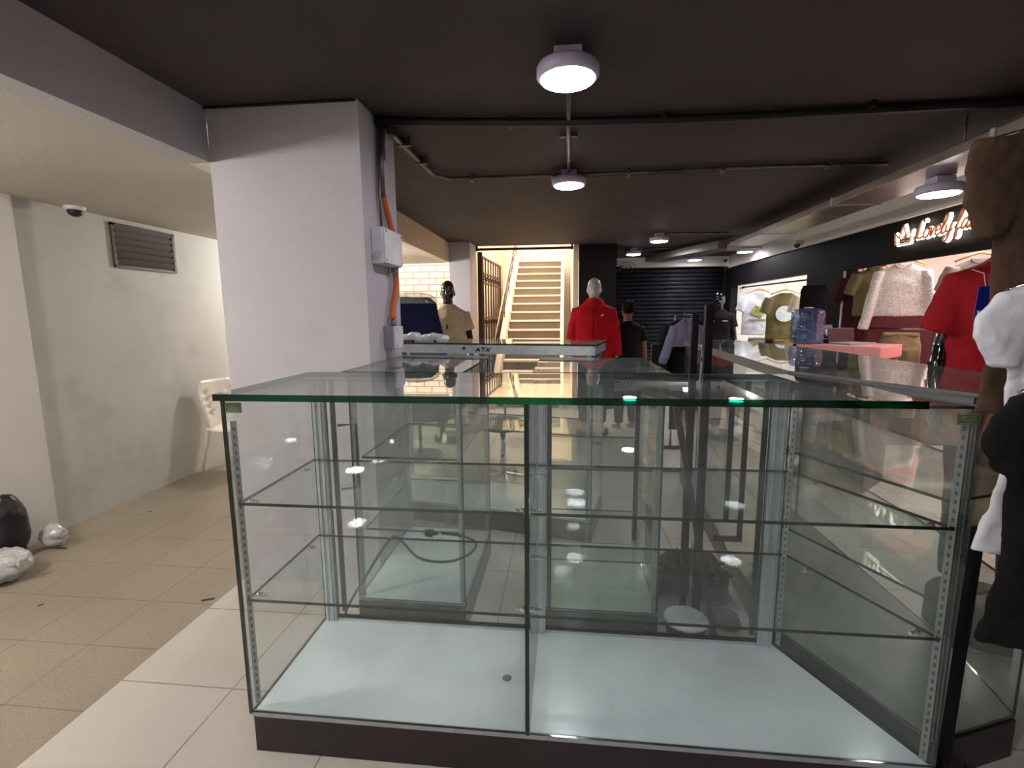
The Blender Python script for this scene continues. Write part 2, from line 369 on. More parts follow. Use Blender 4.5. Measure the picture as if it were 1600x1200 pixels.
# folding iron gate
g = thing('iron_gate', 'dark brown iron gate folded open at the foot of the stairs', 'gate', (-1.30, 7.7, 0))
mb = MB()
mb.box((-1.335, 7.64, 0), (-1.265, 7.71, 2.43)); mb.build('gate_post', 'gate', g)
G0, G1 = Vector((-1.27, 7.72, 0)), Vector((-1.20, 9.3, 0))
mb = MB()
for z in (.08, .7, 1.28, 1.42, 1.97, 2.12, 2.36): mb.bar(G0+Vector((0, 0, z)), G1+Vector((0, 0, z)), .03, .03)
for q in (0, 1): mb.bar(G0.lerp(G1, q)+Vector((0, 0, .05)), G0.lerp(G1, q)+Vector((0, 0, 2.37)), .035, .035)
mb.build('gate_frame', 'gate', g)
for k in range(1, 7):
    p = G0.lerp(G1, k/7); MB().bar(p+Vector((0, 0, .08)), p+Vector((0, 0, 2.36)), .02, .02).build('gate_bar', 'gate', g)
for k in range(7):
    p = G0.lerp(G1, (k+.5)/7)
    for zc in (1.35, 2.045):
        MB().tube([p+Vector((.012*math.sin(a), .05*math.cos(a), zc+.05*math.sin(a))) for a in [i*2*PI/10 for i in range(11)]], .007, 6).build('scroll', 'gate', g)
# roller shutter
sh = thing('roller_shutter', 'black roller shutter closing the back wall of the hall', 'shutter', (1.9, 9.72, 0))
mb = MB(); n = 30
for k in range(n):
    z = .03+k*2.27/n; h = 2.27/n
    mb.loft([((.82, 9.76, z+h/2), (0, 0, h*.48), (0, .03, 0)), ((XR-.02, 9.76, z+h/2), (0, 0, h*.48), (0, .03, 0))], 8)
mb.build('slats', 'shutter', sh)
MB().box((.80, 9.68, 0), (.86, 9.80, 2.32)).build('guide', 'black_metal', sh)
MB().box((XR-.07, 9.68, 0), (XR-.01, 9.80, 2.32)).build('guide', 'black_metal', sh)

# wall vent
v = thing('wall_vent', 'dark brown louvred vent high on the grey left wall', 'vent', (XL, 3.86, 2.04))
MB().box((XL+.001, 3.555, 1.875), (XL+.018, 3.58, 2.205)).box((XL+.001, 4.15, 1.875), (XL+.018, 4.175, 2.205)).box((XL+.001, 3.555, 1.865), (XL+.018, 4.175, 1.885)).box((XL+.001, 3.555, 2.19), (XL+.018, 4.175, 2.21)).build('vent_frame', 'louvre', v)
MB().box((XL+.0005, 3.56, 1.87), (XL+.003, 4.17, 2.2)).build('backing', 'slot', v)
for k in range(6):
    z = 1.912+k*.053
    MB().box((XL+.010, 3.58, z-.024), (XL+.014, 4.15, z+.030), Matrix.Rotation(.45, 3, 'Y'), (XL+.012, 3.8, z)).build('louvre_slat', 'louvre', v)
# dome camera
c = at(116, 322, Z=LZ)
d = thing('dome_camera', 'small white dome security camera under the cream ceiling', 'security camera', (c.x, c.y, LZ))
MB().lathe([(.03, -.001), (.062, -.001), (.062, -.02), (.052, -.028), (.04, -.03)], c*1.0-Vector((0, 0, c.z-LZ))).build('collar', 'white_plastic', d)
MB().lathe([(.047, -.026), (.045, -.045), (.034, -.062), (.015, -.072), (.001, -.074)], (c.x, c.y, LZ)).build('dome', 'base_black', d)

# ------------------------------------------------------------------ ceiling lamps
def lamp(x, y, label, drop=0, glow='lamp'):
    t = thing('ceiling_lamp', label, 'lamp', (x, y, CZ-drop), 0, None)
    z = CZ-drop
    MB().box((x-.055, y-.055, z-.05), (x+.055, y+.055, z-.001)).build('mounting_box', 'lamp_body', t, bevel=.004)
    MB().lathe([(.04, z-.05), (.118, z-.052), (.124, z-.064), (.124, z-.094), (.112, z-.104), (.108, z-.1045), (.108, z-.100), (.02, z-.100)], (x, y, 0), 40).build('housing', 'lamp_body', t)
    MB().lathe([(.02, z-.1045), (.1075, z-.1045), (.105, z-.108), (.06, z-.111), (.001, z-.112)], (x, y, 0), 40).build('diffuser', glow, t)
    return t
lamp(.009, 2.106, 'nearest round white ceiling lamp, large at the top of the picture')
lamp(.03, 3.75, 'round white ceiling lamp where the grey conduits cross')
lamp(1.232, 6.74, 'round ceiling lamp between the stairs and the duct, nearer of the far pair')
lamp(1.10, 8.16, 'round ceiling lamp farther along, left of the others by the shutter')
lamp(2.31, 9.2, 'farthest round ceiling lamp, just before the white strip over the shutter')
lamp(2.79, 8.13, 'round ceiling lamp close to the right wall by the end of the duct')
lamp(.0, .45, 'round ceiling lamp directly over the camera')
lamp(.15, -1.5, 'round ceiling lamp behind the camera')
lamp(1.9, -1.6, 'round ceiling lamp behind the camera on the right')
def globe(x, y, label):  # unseen lamps, given a globe shape so light also reaches the cream ceiling
    t = thing('globe_lamp', label, 'lamp', (x, y, LZ))
    MB().lathe([(.001, -.001), (.06, -.001), (.06, -.03), (.04, -.035), (.001, -.035)], (x, y, LZ), 24).build('ceiling_cup', 'lamp_body', t)
    MB().ball((x, y, LZ-.13), .10, .10, .095, 24).build('globe', 'lamp_left', t)
globe(-3.0, .75, 'extra unseen globe lamp added to light the cream ceiling and white pilaster')  # extra lamp out of view, added to brighten wall, pilaster and low ceiling
globe(-2.55, 5.6, 'white globe lamp under the cream ceiling behind the big column')
lamp(-2.5, -1.65, 'round lamp under the cream ceiling left behind the camera', drop=CZ-LZ, glow='lamp_back')
lamp(2.32, 3.44, 'round ceiling lamp hanging under the metal duct by the brown T-shirt', drop=CZ-2.30)
# ducts
t = thing('cable_duct', 'long flat galvanised duct running below the ceiling along the shops', 'duct', (2.25, 3, 2.3))
MB().box((2.08, .2, 2.301), (2.43, 6.6, 2.353)).build('duct_body', 'duct', t, bevel=.003)
for y in (1.2, 2.75, 4.2, 5.6): MB().box((2.074, y, 2.296), (2.436, y+.03, 2.358)).build('joint_strip', 'alu_matt', t)
for y in (.8, 3.0, 5.2): [MB().tube([(x, y, 2.35), (x, y, CZ)], .005, 6).build('hanger_rod', 'conduit', t) for x in (2.12, 2.39)]
t = thing('air_duct', 'short slanted metal duct beyond the end of the long duct', 'duct', (2.2, 7.6, 2.4))
MB().bar((1.55, 8.9, 2.40), (2.25, 7.2, 2.40), .34, .10).build('duct_body', 'duct', t)
MB().bar((2.25, 7.2, 2.36), (2.6, 7.0, 2.36), .16, .08).build('elbow', 'duct', t)
# steel beam on the right edge
t = thing('steel_beam', 'rust red riveted beam end at the right edge under the ceiling', 'beam', (2.4, 2.8, 2.35))
a = at(1545, 208, Y=2.9); b = at(1640, 178, Y=2.3)
MB().bar((a.x+.12, 3.0, 2.37), (b.x+.12, 1.6, 2.37), .06, .11).build('flange', 'rust', t)
for k in range(7): MB().ball(Vector((a.x+.085, 2.95, 2.37)).lerp(Vector((b.x+.085, 1.65, 2.37)), k/6), .012).build('rivet', 'lamp_body', t)

# conduits and cables
t = thing('conduit_pair', 'pair of grey conduits bending from the column across the black ceiling', 'conduit', (-.97, 2.8, CZ))
pa = [(-.965, 2.66, 2.30), (-.965, 2.68, 2.46), (-.96, 2.78, 2.478), (-.955, 3.25, 2.48), (-.94, 3.6, 2.48), (-.85, 3.74, 2.48), (-.3, 3.75, 2.48), (.6, 3.76, 2.48), (1.4, 3.73, 2.48), (2.2, 3.77, 2.48)]
MB().tube(pa, .013, 10).build('conduit', 'conduit', t)
MB().tube([(x+.012, y+.035, z-.002) for x, y, z in pa[1:]], .009, 8).build('conduit', 'cable', t)
for x in (-.7, -.1, .45, 1.1, 1.8): MB().box((x, 3.725, 2.462), (x+.02, 3.81, 2.504)).build('clamp', 'conduit', t)
for y in (2.95, 3.3): MB().box((-.98, y, 2.462), (-.90, y+.02, 2.504)).build('clamp', 'conduit', t)
t = thing('ceiling_conduit', 'grey conduit joining the two nearest ceiling lamps', 'conduit', (.01, 2.9, CZ))
MB().tube([(.015, 2.165, 2.49), (.02, 3.0, 2.49), (.03, 3.69, 2.49)], .012, 10).build('tube', 'conduit', t)
MB().box((-.03, 2.99, 2.485), (.07, 3.01, 2.504)).build('clamp', 'conduit', t)
for (p, q, lb) in (((1.28, 6.7), (2.1, 6.75), 'thin white conduit running right from the pair lamp by the duct'), ((1.16, 8.15), (1.95, 8.2), 'thin pale conduit running right from the farther left lamp')):
    tag(MB().tube([(p[0]+.08, p[1], 2.49), (q[0], q[1], 2.49)], .012, 8).build('ceiling_conduit', 'conduit'), lb, 'conduit')
t = thing('ceiling_cable', 'thick black cable strung across the black ceiling past the nearest lamp', 'cable', (0, 2.7, 2.48))
MB().tube([(-.985, 2.62, 2.48), (-.5, 2.69, 2.478), (0, 2.76, 2.480), (.7, 2.79, 2.478), (1.4, 2.80, 2.48), (2.1, 2.79, 2.482), (3.03, 2.75, 2.483)], .023, 10).build('cable_run', 'cable', t)
for x in (-.95, -.3, .5, 1.5, 2.4): MB().box((x, 2.65+.05*(x > -.5)+.03*(x > 0), 2.476), (x+.015, 2.83, 2.504)).build('clip', 'cable', t)
mb = MB(); mb.tube([(XB, 2.40, CZ-.008), (-1.4, 2.405, CZ-.008), (-1.0, 2.405, CZ-.008)], .006, 8)
tag(mb.build('ceiling_cable', 'cable'), 'thin black cable along the top edge of the big column', 'cable')
# cable drop on the column side
CX = -.9905
t = thing('cable_drop', 'grey conduit and orange hose coming down the side of the column', 'conduit', (CX, 2.7, 1.9))
MB().tube([(CX+.022, 2.655, 2.47), (CX+.02, 2.64, 2.3), (CX+.02, 2.64, 2.10)], .017, 10).tube([(CX+.022, 2.62, 2.46), (CX+.02, 2.60, 2.1), (CX+.015, 2.62, 1.9)], .007, 8).build('conduit', 'conduit', t)
def hose(p0, p1, bend):
    pts = []; N = 46
    for k in range(N+1):
        f = k/N; pts.append((CX+.03, p0[0]*(1-f)+p1[0]*f + bend*math.sin(PI*f*1.6), p0[1]*(1-f)+p1[1]*f))
    return MB().tube(pts, [.0185 if k % 2 else .0155 for k in range(N+1)], 10)
hose((2.64, 2.11), (2.74, 1.935), -.006).build('orange_hose', 'orange', t)
hose((2.76, 1.74), (2.72, 1.46), .03).build('orange_hose', 'orange', t)
MB().tube([(CX+.03, 2.76, 1.745), (CX+.03, 2.76, 1.715)], .022).build('coupling', 'grey_plastic', t)
MB().tube([(CX+.03, 2.72, 1.47), (CX+.03, 2.70, 1.42)], .018).build('coupling', 'grey_plastic', t)
def jbox(lb, y0, y1, z0, z1, dp, mt, cm):
    t = thing('junction_box', lb, 'electrical box', (CX, (y0+y1)/2, z0))
    MB().box((CX+.001, y0, z0), (CX+dp, y1, z1)).build('box_body', mt, t, bevel=.004)
    MB().box((CX+dp, y0+.004, z0+.004), (CX+dp+.012, y1-.004, z1-.004)).build('box_cover', cm, t, bevel=.003)
    for y in (y0+.02, y1-.02):
        for z in (z0+.02, z1-.02): MB().tube([(CX+dp+.011, y, z), (CX+dp+.015, y, z)], .006, 8).build('screw', 'grey_plastic', t)
    return t
a, b = at(577, 349, X=CX), at(617, 418, X=CX)
t = jbox('white electrical box with a cover plate on the column between the orange hoses', 2.50, 2.78, 1.745, 1.93, .062, 'white_plastic', 'white_plastic')
MB().tube([(CX+.03, 2.498, 1.79), (CX+.03, 2.493, 1.79)], .02, 20).build('knockout', 'lamp_body', t)
jbox('small grey switch box low on the column below the orange hose', 2.62, 2.76, 1.29, 1.42, .055, 'grey_plastic', 'white_plastic')

# ------------------------------------------------------------------ showcases
GT = .008
def pane(name, pts, z0, z1, parent, m='glass', th=GT, edge='edge_dark'):
    """upright pane between two floor points"""
    (x0, y0), (x1, y1) = pts
    dx, dy = x1-x0, y1-y0; L = math.hypot(dx, dy); nx, ny = -dy/L*th/2, dx/L*th/2
    mb = MB(); P = [(x0-nx, y0-ny), (x1-nx, y1-ny), (x1+nx, y1+ny), (x0+nx, y0+ny)]
    lo = [mb.bm.verts.new((*p, z0)) for p in P]; hi = [mb.bm.verts.new((*p, z1)) for p in P]
    mb.bm.faces.new(lo[::-1]).material_index = 1; mb.bm.faces.new(hi).material_index = 1
    for i in range(4): mb.bm.faces.new((lo[i], lo[(i+1) % 4], hi[(i+1) % 4], hi[i])).material_index = 0 if i % 2 == 0 else 1
    return mb.build(name, [m, edge], parent)
def shelf(name, poly, z, parent, m='glass_shelf', edge='edge_dark', th=.010):
    return MB().prism(poly, z, z+th, side=1).build(name, [m, edge], parent)
def clip(p, parent, d=(1, 0)):
    mb = MB(); x, y, z = p
    mb.tube([(x, y, z), (x+d[0]*.02, y+d[1]*.02, z)], .009, 12).tube([(x+d[0]*.02, y+d[1]*.02, z), (x+d[0]*.035, y+d[1]*.035, z)], .006, 10)
    mb.build('shelf_clip', 'chrome', parent)
def pil_strip(x, y, z0, z1, parent, rot=0.):
    t = Matrix.Rotation(rot, 3, 'Z')
    s_ = MB().box((x-.009, y-.0015, z0), (x+.009, y+.0015, z1), t, (x, y, 0)).build('shelf_strip', 'strip', parent)
    mb = MB(); k = z0+.02
    while k < z1-.02:
        mb.box((x-.003, y-.003, k), (x+.003, y+.003, k+.012), t, (x, y, 0)); k += .026
    tag(mb.build('slot_row', 'hole', s_), kind='stuff')

HA, PH = 1.2232, .1463
X0, XD, X1, XK = -1.0464, -.1058, 1.098, .8554
Y0, Y1 = 1.3825, 1.9125
A = thing('display_case', 'large empty glass display case on a black plinth nearest the camera', 'display case', (0, 1.65, 0))
MB().prism([(X0+.006, Y0-.002), (X1-.004, Y0-.002), (XK-.01, Y1), (X0+.006, Y1)], .0, PH-.012).build('plinth', 'base_black', A, bevel=.003)
MB().prism([(X0+.004, Y0-.004), (X1-.002, Y0-.004), (X1-.006, Y0+.008), (X0+.004, Y0+.008)], PH-.012, PH+.003).build('plinth_trim', 'alu_matt', A)
MB().prism([(X0+.010, Y0+.009), (X1-.012, Y0+.009), (XK-.012, Y1-.002), (X0+.010, Y1-.002)], PH-.0115, PH).build('bottom_board', 'base_white', A)
pane('front_glass', ((X0+.004, Y0), (XD-.008, Y0)), PH+.004, HA, A)
pane('front_glass', ((XD+.008, Y0), (X1-.004, Y0)), PH+.004, HA, A)
pane('side_glass', ((X0, Y0-.005), (X0, Y1)), PH-.002, HA, A, th=.011)
pane('side_glass', ((X1, Y0+.008), (XK, Y1)), PH-.002, HA, A)
pane('divider_glass', ((XD, Y0-.005), (XD, Y1-.03)), PH+.001, HA, A, th=.013)
top = MB().prism([(X0-.02, Y0-.018), (.955, Y0-.018), (.955, 1.62), (.845, 1.86), (.845, Y1+.03), (X0-.02, Y1+.03)], HA+.0005, HA+.0215, side=1).build('top_glass', ['glass_top', 'edge_top'], A)
MB().prism([(.957, Y0-.01), (1.105, Y0-.01), (.99, 1.60), (.957, 1.60)], HA+.0005, HA+.0085, side=1).build('end_glass', ['glass_top', 'edge_dark'], A)
for z, nm in ((.878, ''), (.545, '')):
    shelf('shelf', [(X0+.012, Y0+.012), (XD-.010, Y0+.012), (XD-.010, Y1-.04), (X0+.012, Y1-.04)], z, A)
    xr = lambda y: X1 + (XK-X1)*(y-Y0)/(Y1-Y0)
    shelf('shelf', [(XD+.010, Y0+.012), (xr(Y0+.012)-.016, Y0+.012), (xr(Y1-.04)-.016, Y1-.04), (XD+.010, Y1-.04)], z, A)
    for (x, y, dx, dy) in ((X0+.005, Y0+.07, 1, 0), (X0+.005, Y1-.12, 1, 0), (XD-.006, Y0+.07, -1, 0), (XD+.006, Y0+.07, 1, 0), (XD-.006, Y1-.12, -1, 0), (XD+.006, Y1-.12, 1, 0), (xr(Y0+.07)-.006, Y0+.07, -1, -.4), (xr(Y1-.12)-.006, Y1-.12, -1, -.4)):
        clip((x, y, z-.010), A, (dx, dy))
pil_strip(X0+.012, Y0+.022, PH+.02, HA-.07, A, PI/2-.9)
pil_strip(X1-.022, Y0+.022, PH+.005, HA-.04, A, -.5)
pil_strip(XK-.005, Y1-.05, PH+.03, HA-.03, A, -1.1)
def post(x0, x1, y0, y1, z1, lb=None):
    mb = MB().box((x0, y0, PH), (x1, y1, z1))
    mb.box((x0+.010, y0-.006, PH), (x0+.016, y0, z1)).box((x1-.016, y0-.006, PH), (x1-.010, y0, z1))
    return mb.build('rear_post', 'alu', A, bevel=.002)
post(X0+.012, X0+.062, Y1-.026, Y1+.0, HA-.001); post(XD-.012, XD+.038, Y1-.026, Y1+.0, HA-.001); post(XK-.072, XK-.016, Y1-.026, Y1+.0, HA-.001)
mb = MB().box((X0+.065, Y1-.02, PH), (XK-.075, Y1+.004, PH+.012)); mb.build('door_track', 'alu', A)
MB().box((X0+.065, Y1-.018, PH+.013), (XK-.075, Y1-.006, PH+.022)).build('door_track', 'slot', A)
pane('rear_glass', ((X0+.066, Y1-.010), (XD-.015, Y1-.010)), PH+.024, HA-.003, A)
pane('rear_glass', ((XD+.042, Y1-.010), (XK-.076, Y1-.010)), PH+.024, HA-.003, A)
for (x, z0) in ((.291, .565), (.645, .66), (.70, .59), (X0+.085, PH+.03), (XD+.052, PH+.03), (XK-.085, PH+.03)):
    MB().box((x-.009, Y1+.0, z0), (x+.009, Y1+.012, HA-.004)).build('door_stile', 'dark_metal', A)
MB().box((.60, Y1+.001, .575), (.71, Y1+.012, .595)).build('door_stile', 'dark_metal', A)
# pull handle at the back left
mb = MB(); hx0, hx1 = X0+.135, X0+.165
mb.tube([(X0+.10, Y1+.01, 1.02), (hx1, Y1+.045, 1.02), (hx1, Y1+.045, .74), (X0+.10, Y1+.01, .74)], .006, 8)
mb.build('pull_handle', 'dark_metal', A)
for (x, y) in ((.0, 1.66), (-.235, 1.60)): pass
mb = MB().lathe([(.001, PH+.0045), (.012, PH+.004), (.017, PH+.0005)], (-.20, 1.62, 0), 20); mb.build('cable_grommet', 'grey_plastic', A)
for a_, b_ in ((at(351, 629, Y=Y0-.005), at(378, 645, Y=Y0-.005)), (at(1497, 645, Y=Y0-.005), at(1531, 664, Y=Y0-.005))):
    s_ = MB().box((a_.x, Y0-.0055, b_.z), (b_.x, Y0-.0045, a_.z)).build('sticker', 'sticker', A)
    cx, cz, hw, hh = (a_.x+b_.x)/2, (a_.z+b_.z)/2, (b_.x-a_.x)/2, (a_.z-b_.z)/2
    mb = MB().tube([(cx+hw*.6*math.cos(q*PI/8), Y0-.006, cz+hh*.4*math.sin(q*PI/8)) for q in range(17)], .0008, 6)
    mb.tube([(cx-hw*.85, Y0-.006, cz+hh*.8), (cx+hw*.85, Y0-.006, cz+hh*.8)], .0006, 6).tube([(cx-hw*.3, Y0-.006, cz), (cx+hw*.3, Y0-.006, cz)], .0012, 6).tube([(cx-hw*.85, Y0-.006, cz-hh*.8), (cx+hw*.85, Y0-.006, cz-hh*.8)], .0006, 6)
    mb.build('print', 'sticker_ink', s_)

def case(label, poly, ztop, base_m, shelves=(), plinth=.1463, loc=None, posts=True, band=None, skip=(), edge='edge_dark', over=.012, postm='alu_matt', topm='glass_top', railm='alu'):
    cx = sum(p[0] for p in poly)/len(poly); cy = sum(p[1] for p in poly)/len(poly)
    t = thing('display_case', label, 'display case', (cx, cy, 0))
    def ins(d): return [(p[0]+(cx-p[0])/math.hypot(cx-p[0], cy-p[1])*d*1.4, p[1]+(cy-p[1])/math.hypot(cx-p[0], cy-p[1])*d*1.4) for p in poly]
    MB().prism(ins(.004), 0, plinth-.012).build('plinth', 'base_black', t)
    MB().prism(ins(.012), plinth-.0115, plinth).build('bottom_board', base_m, t)
    n = len(poly); P = ins(.008)
    for i in range(n):
        if i in skip: continue
        a, b = Vector(P[i]), Vector(P[(i+1) % n]); d = (b-a).normalized()*.006
        pane('side_glass', (tuple(a+d), tuple(b-d)), plinth+.001, ztop-.001, t)
    if posts:
        Q = ins(.026)
        for q in Q: MB().prism(rect(q[0], q[1], .010, .010), plinth+.001, ztop-.002).build('corner_post', postm, t)
    for z in shelves: shelf('shelf', ins(.045), z, t)
    if band:
        z0, z1 = band
        for i in range(n):
            a, b = P[i], P[(i+1) % n]
            MB().bar((a[0], a[1], (z0+z1)/2), (b[0], b[1], (z0+z1)/2), .022, z1-z0).build('top_rail', railm, t)
    MB().prism(ins(-over), ztop, ztop+.010, side=1).build('top_glass', [topm, edge], t)
    return t, ins
Cc, _ = case('smaller glass display case behind the left of the large one, against the column', [(-.965, 2.06), (-.44, 2.05), (-.44, 2.86), (-.97, 2.87)], 1.225, 'base_white', (.82, .47), band=None, edge='edge_dark')
Ec, _ = case('glass display case behind the middle of the large one, beside the two black posts', [(-.12, 2.06), (.43, 2.06), (.43, 2.74), (-.12, 2.74)], 1.225, 'base_grey', (.79, .36), edge='edge_dark')
Dc, _ = case('glass display case with a silver top rail before the stair opening', [(-1.40, 3.36), (.19, 3.03), (.30, 3.56), (-1.29, 3.89)], 1.28, 'base_white', (.7,), band=(1.222, 1.276), edge='edge_top')
Bc, _ = case('long glass display case with angled end along the right side', [(.89, 2.03), (1.155, 1.47), (1.50, 1.60), (1.56, 1.95), (1.56, 3.3), (1.40, 4.30), (1.03, 4.30)], 1.24, 'base_dark', (.905, .575), posts=False, edge='rail_grey', band=(1.205, 1.238), railm='rail_grey')
# lettering on the silver rail
LET = {'A': [[(0, 0), (.5, 1), (1, 0)], [(.2, .4), (.8, .4)]], 'T': [[(0, 1), (1, 1)], [(.5, 1), (.5, 0)]], 'X': [[(0, 0), (1, 1)], [(0, 1), (1, 0)]]}
mb = MB(); dv = Vector((1.59, -.33, 0)).normalized()
def railpt(x, z): return Vector((x, 3.36+(x+1.40)*(-.33/1.59)-.008, z))
for k, ch in enumerate('ATX'):
    for sk in LET[ch]:
        p = [railpt(-.578+k*.034+u*.028 + v_*.006, 1.236+v_*.024) for u, v_ in sk]
        for q in range(len(p)-1): mb.bar(p[q], p[q+1], .004, .007)
mb.build('lettering', 'slot', Dc)
q = railpt(-.66, 1.256); MB().box((q.x-.009, q.y-.003, q.z-.009), (q.x+.009, q.y+.003, q.z+.009)).build('lock', 'slot', Dc)
# posts standing free
def free_post(name, label, x, y, ztop, wx, m, base=None, lean=None):
    t = thing(name, label, 'post', (x, y, 0))
    if lean: MB().bar((x, y, .003), lean, wx, wx).build('shaft', m, t)
    else: MB().box((x-wx/2, y-wx/2, .003), (x+wx/2, y+wx/2, ztop)).build('shaft', m, t, bevel=.002)
    MB().box((x-wx/2-.008, y-wx/2-.008, 0), (x+wx/2+.008, y+wx/2+.008, .003)).build('foot', 'dark_metal', t)
    return t
free_post('metal_post', 'shorter black square post behind the large case', .585, 2.28, 1.475, .030, 'black_metal')
free_post('metal_post', 'tallest black square post, standing right of the mop behind the large case', .665, 2.35, 1.515, .036, 'black_metal')
free_post('metal_post', 'chrome tube standing between the two black posts', .627, 2.30, 1.33, .010, 'chrome')
free_post('metal_post', 'black short post beside the clothes rack, left of the black posts', .50, 2.75, 1.31, .040, 'black_metal')
free_post('leaning_rod', 'grey rod leaning behind the large case against the black posts', .70, 2.16, 1.2, .026, 'dark_metal', lean=(.475, 2.17, 1.17))
# mop and bucket
t = thing('bucket', 'black bucket with a white rim ring and red side, behind the glass', 'bucket', (.565, 2.13, 0))
MB().lathe([(.08, 0), (.092, .085), (.088, .085), (.07, .01), (.001, .01)], (.565, 2.13, 0)).build('bucket_body', 'base_black', t)
MB().lathe([(.001, .086), (.098, .086), (.100, .094), (.092, .098), (.06, .095), (.001, .097)], (.565, 2.13, 0)).build('rim', 'white_plastic', t)
mb = MB()
for (x, y, z, r_) in ((.54, 2.50, .08, .085), (.60, 2.53, .13, .09), (.67, 2.50, .15, .09), (.74, 2.52, .13, .09), (.80, 2.50, .08, .075), (.66, 2.56, .08, .10), (.80, 2.40, .05, .055)):
    mb.ball((x, y, z), r_, r_*.9, min(r_, z-.005))
for k in range(60):
    a_ = k*2*PI/60; p = Vector((.67+.12*math.cos(a_), 2.51+.06*math.sin(a_), .10)); e = p+Vector((math.cos(a_)*random.uniform(.04, .10), math.sin(a_)*.05, random.uniform(-.08, .10)))
    mb.tube([p, p.lerp(e, .6)+Vector((0, 0, .02)), e], [.012, .010, .006], 6)
mop = mb.build('mop_head', 'duster'); remesh(mop, .007, 0, .035, .022); tag(mop, 'heap of dark mop strings behind the white ringed bucket', 'mop')
rag = MB().ball((.755, 2.235, .042), .075, .05, .038).ball((.79, 2.21, .03), .05, .05, .027).build('floor_cloth', 'maroon_f')
remesh(rag, .007, 1, .02, .04); tag(rag, 'crumpled dark red cloth on the floor right of the white ringed bucket', 'cloth')
# hanging power cord
t = thing('power_cord', 'black power cord with a plug looping behind the glass', 'cord', (-.5, 1.97, .6))
pp = [(541, 1000), (540, 965), (545, 945), (575, 895), (600, 855), (616, 838), (632, 850), (655, 872), (695, 878), (730, 868), (744, 850), (725, 838), (690, 833)]
pts = [at(x, y, Y=1.985) for x, y in pp]
fine = []
for i in range(len(pts)-1):
    p0, p1, p2, p3 = pts[max(i-1, 0)], pts[i], pts[i+1], pts[min(i+2, len(pts)-1)]
    for k in range(5):
        f = k/5; fine.append(.5*((2*p1)+(p2-p0)*f+(2*p0-5*p1+4*p2-p3)*f*f+(-p0+3*p1-3*p2+p3)*f*f*f))
fine.append(pts[-1])
MB().tube(fine, .0062, 8).build('cord', 'cable', t)
c = at(672, 833, Y=1.985)
MB().tube([c+Vector((.035, 0, 0)), c+Vector((.015, 0, 0)), c+Vector((.012, 0, 0)), c+Vector((-.02, 0, 0))], [.007, .010, .018, .016], 12).tube([c+Vector((-.02, 0, .006)), c+Vector((-.036, 0, .006))], .002, 6).tube([c+Vector((-.02, 0, -.006)), c+Vector((-.036, 0, -.006))], .002, 6).build('plug', 'cable', t)

# swivel stool behind the cases
t = thing('swivel_stool', 'chrome and black swivel stool seen through the glass before the stairs', 'stool', (-.52, 4.1, 0))
MB().lathe([(.02, .50), (.17, .50), (.19, .53), (.18, .57), (.02, .58)], (-.52, 4.1, 0)).build('seat', 'black_f', t)
MB().tube([(-.52, 4.1, .06), (-.52, 4.1, .50)], .025).build('column', 'chrome', t)
for k in range(5):
    a_ = k*2*PI/5
    l = MB().bar((-.52, 4.1, .10), (-.52+.26*math.cos(a_), 4.1+.26*math.sin(a_), .065), .03, .02).build('leg', 'chrome', t)
    MB().lathe([(.005, 0), (.022, .01), (.022, .04), (.005, .05)], (-.52+.26*math.cos(a_), 4.1+.26*math.sin(a_), 0), 12).build('caster', 'cable', l)
MB().lathe([(.19, .79), (.20, .80), (.19, .81)], (-.52, 4.1, 0)).build('back_ring', 'chrome', t)
MB().tube([(-.52, 4.28, .53), (-.52, 4.31, .80)], .012).build('back_ring', 'chrome', t)

t = thing('clear_bag', 'crumpled clear plastic bag on top of the silver railed case', 'bag', (-1.0, 3.45, 1.29))
mb = MB()
for k in range(6): mb.ball((-1.13+.055*k, 3.46-.012*k, 1.318+.012*math.sin(k*2)), .05, .06, .022+.006*(k % 2))
remesh(mb.build('film_body', 'white_plastic', t), .008, 2, .02, .04)

# ------------------------------------------------------------------ plastic chair
def chair():
    t = thing('plastic_chair', 'cream plastic armless chair standing against the grey left wall', 'chair', (-3.12, 4.30, 0), PI/2-.25)
    mb = MB()   # local: faces -y, seat 0.4 wide
    mb.loft([((0, -.20, .435), (.19, 0, 0), (0, 0, .008)), ((0, -.215, .432), (.205, 0, 0), (0, 0, .016)), ((0, 0, .42), (.215, 0, 0), (0, 0, .014)), ((0, .16, .42), (.20, 0, 0), (0, 0, .018)), ((0, .19, .44), (.18, 0, 0), (0, 0, .02))], 18)
    mb.build('seat', 'chair_plastic', t, world=False)
    # back: curved sheet with two slots
    mb = MB(); rows = []
    for k in range(15):
        z = .42+.46*k/14; hw = .165+.045*min(1, k/9) - (.06*((k-11)/3)**2 if k > 11 else 0); y = .175+.10*(k/14)
        rows.append([(hw*math.sin(a), y+.05*(1-math.cos(a)) - .06*abs(math.sin(a))**2, z) for a in [(-1+2*j/12)*PI/2 for j in range(13)]])
    vs = [[mb.bm.verts.new(p) for p in r_] for r_ in rows]
    for i in range(14):
        for j in range(12):
            if 4 <= i <= 11 and j in (3, 8) and i % 2 == 0: continue
            mb.bm.faces.new((vs[i][j], vs[i][j+1], vs[i+1][j+1], vs[i+1][j])).smooth = True
    bk = mb.build('backrest', 'chair_plastic', t, world=False)
    s_ = bk.modifiers.new('thick', 'SOLIDIFY'); s_.thickness = .008
    for sx in (-1, 1):
        MB().tube([(sx*.19, -.19, .43), (sx*.205, -.215, .2), (sx*.215, -.235, 0)], [.024, .018, .015], 8).build('leg', 'chair_plastic', t, world=False)
        MB().tube([(sx*.175, .17, .44), (sx*.20, .22, .2), (sx*.215, .26, 0)], [.026, .019, .015], 8).build('leg', 'chair_plastic', t, world=False)
chair()
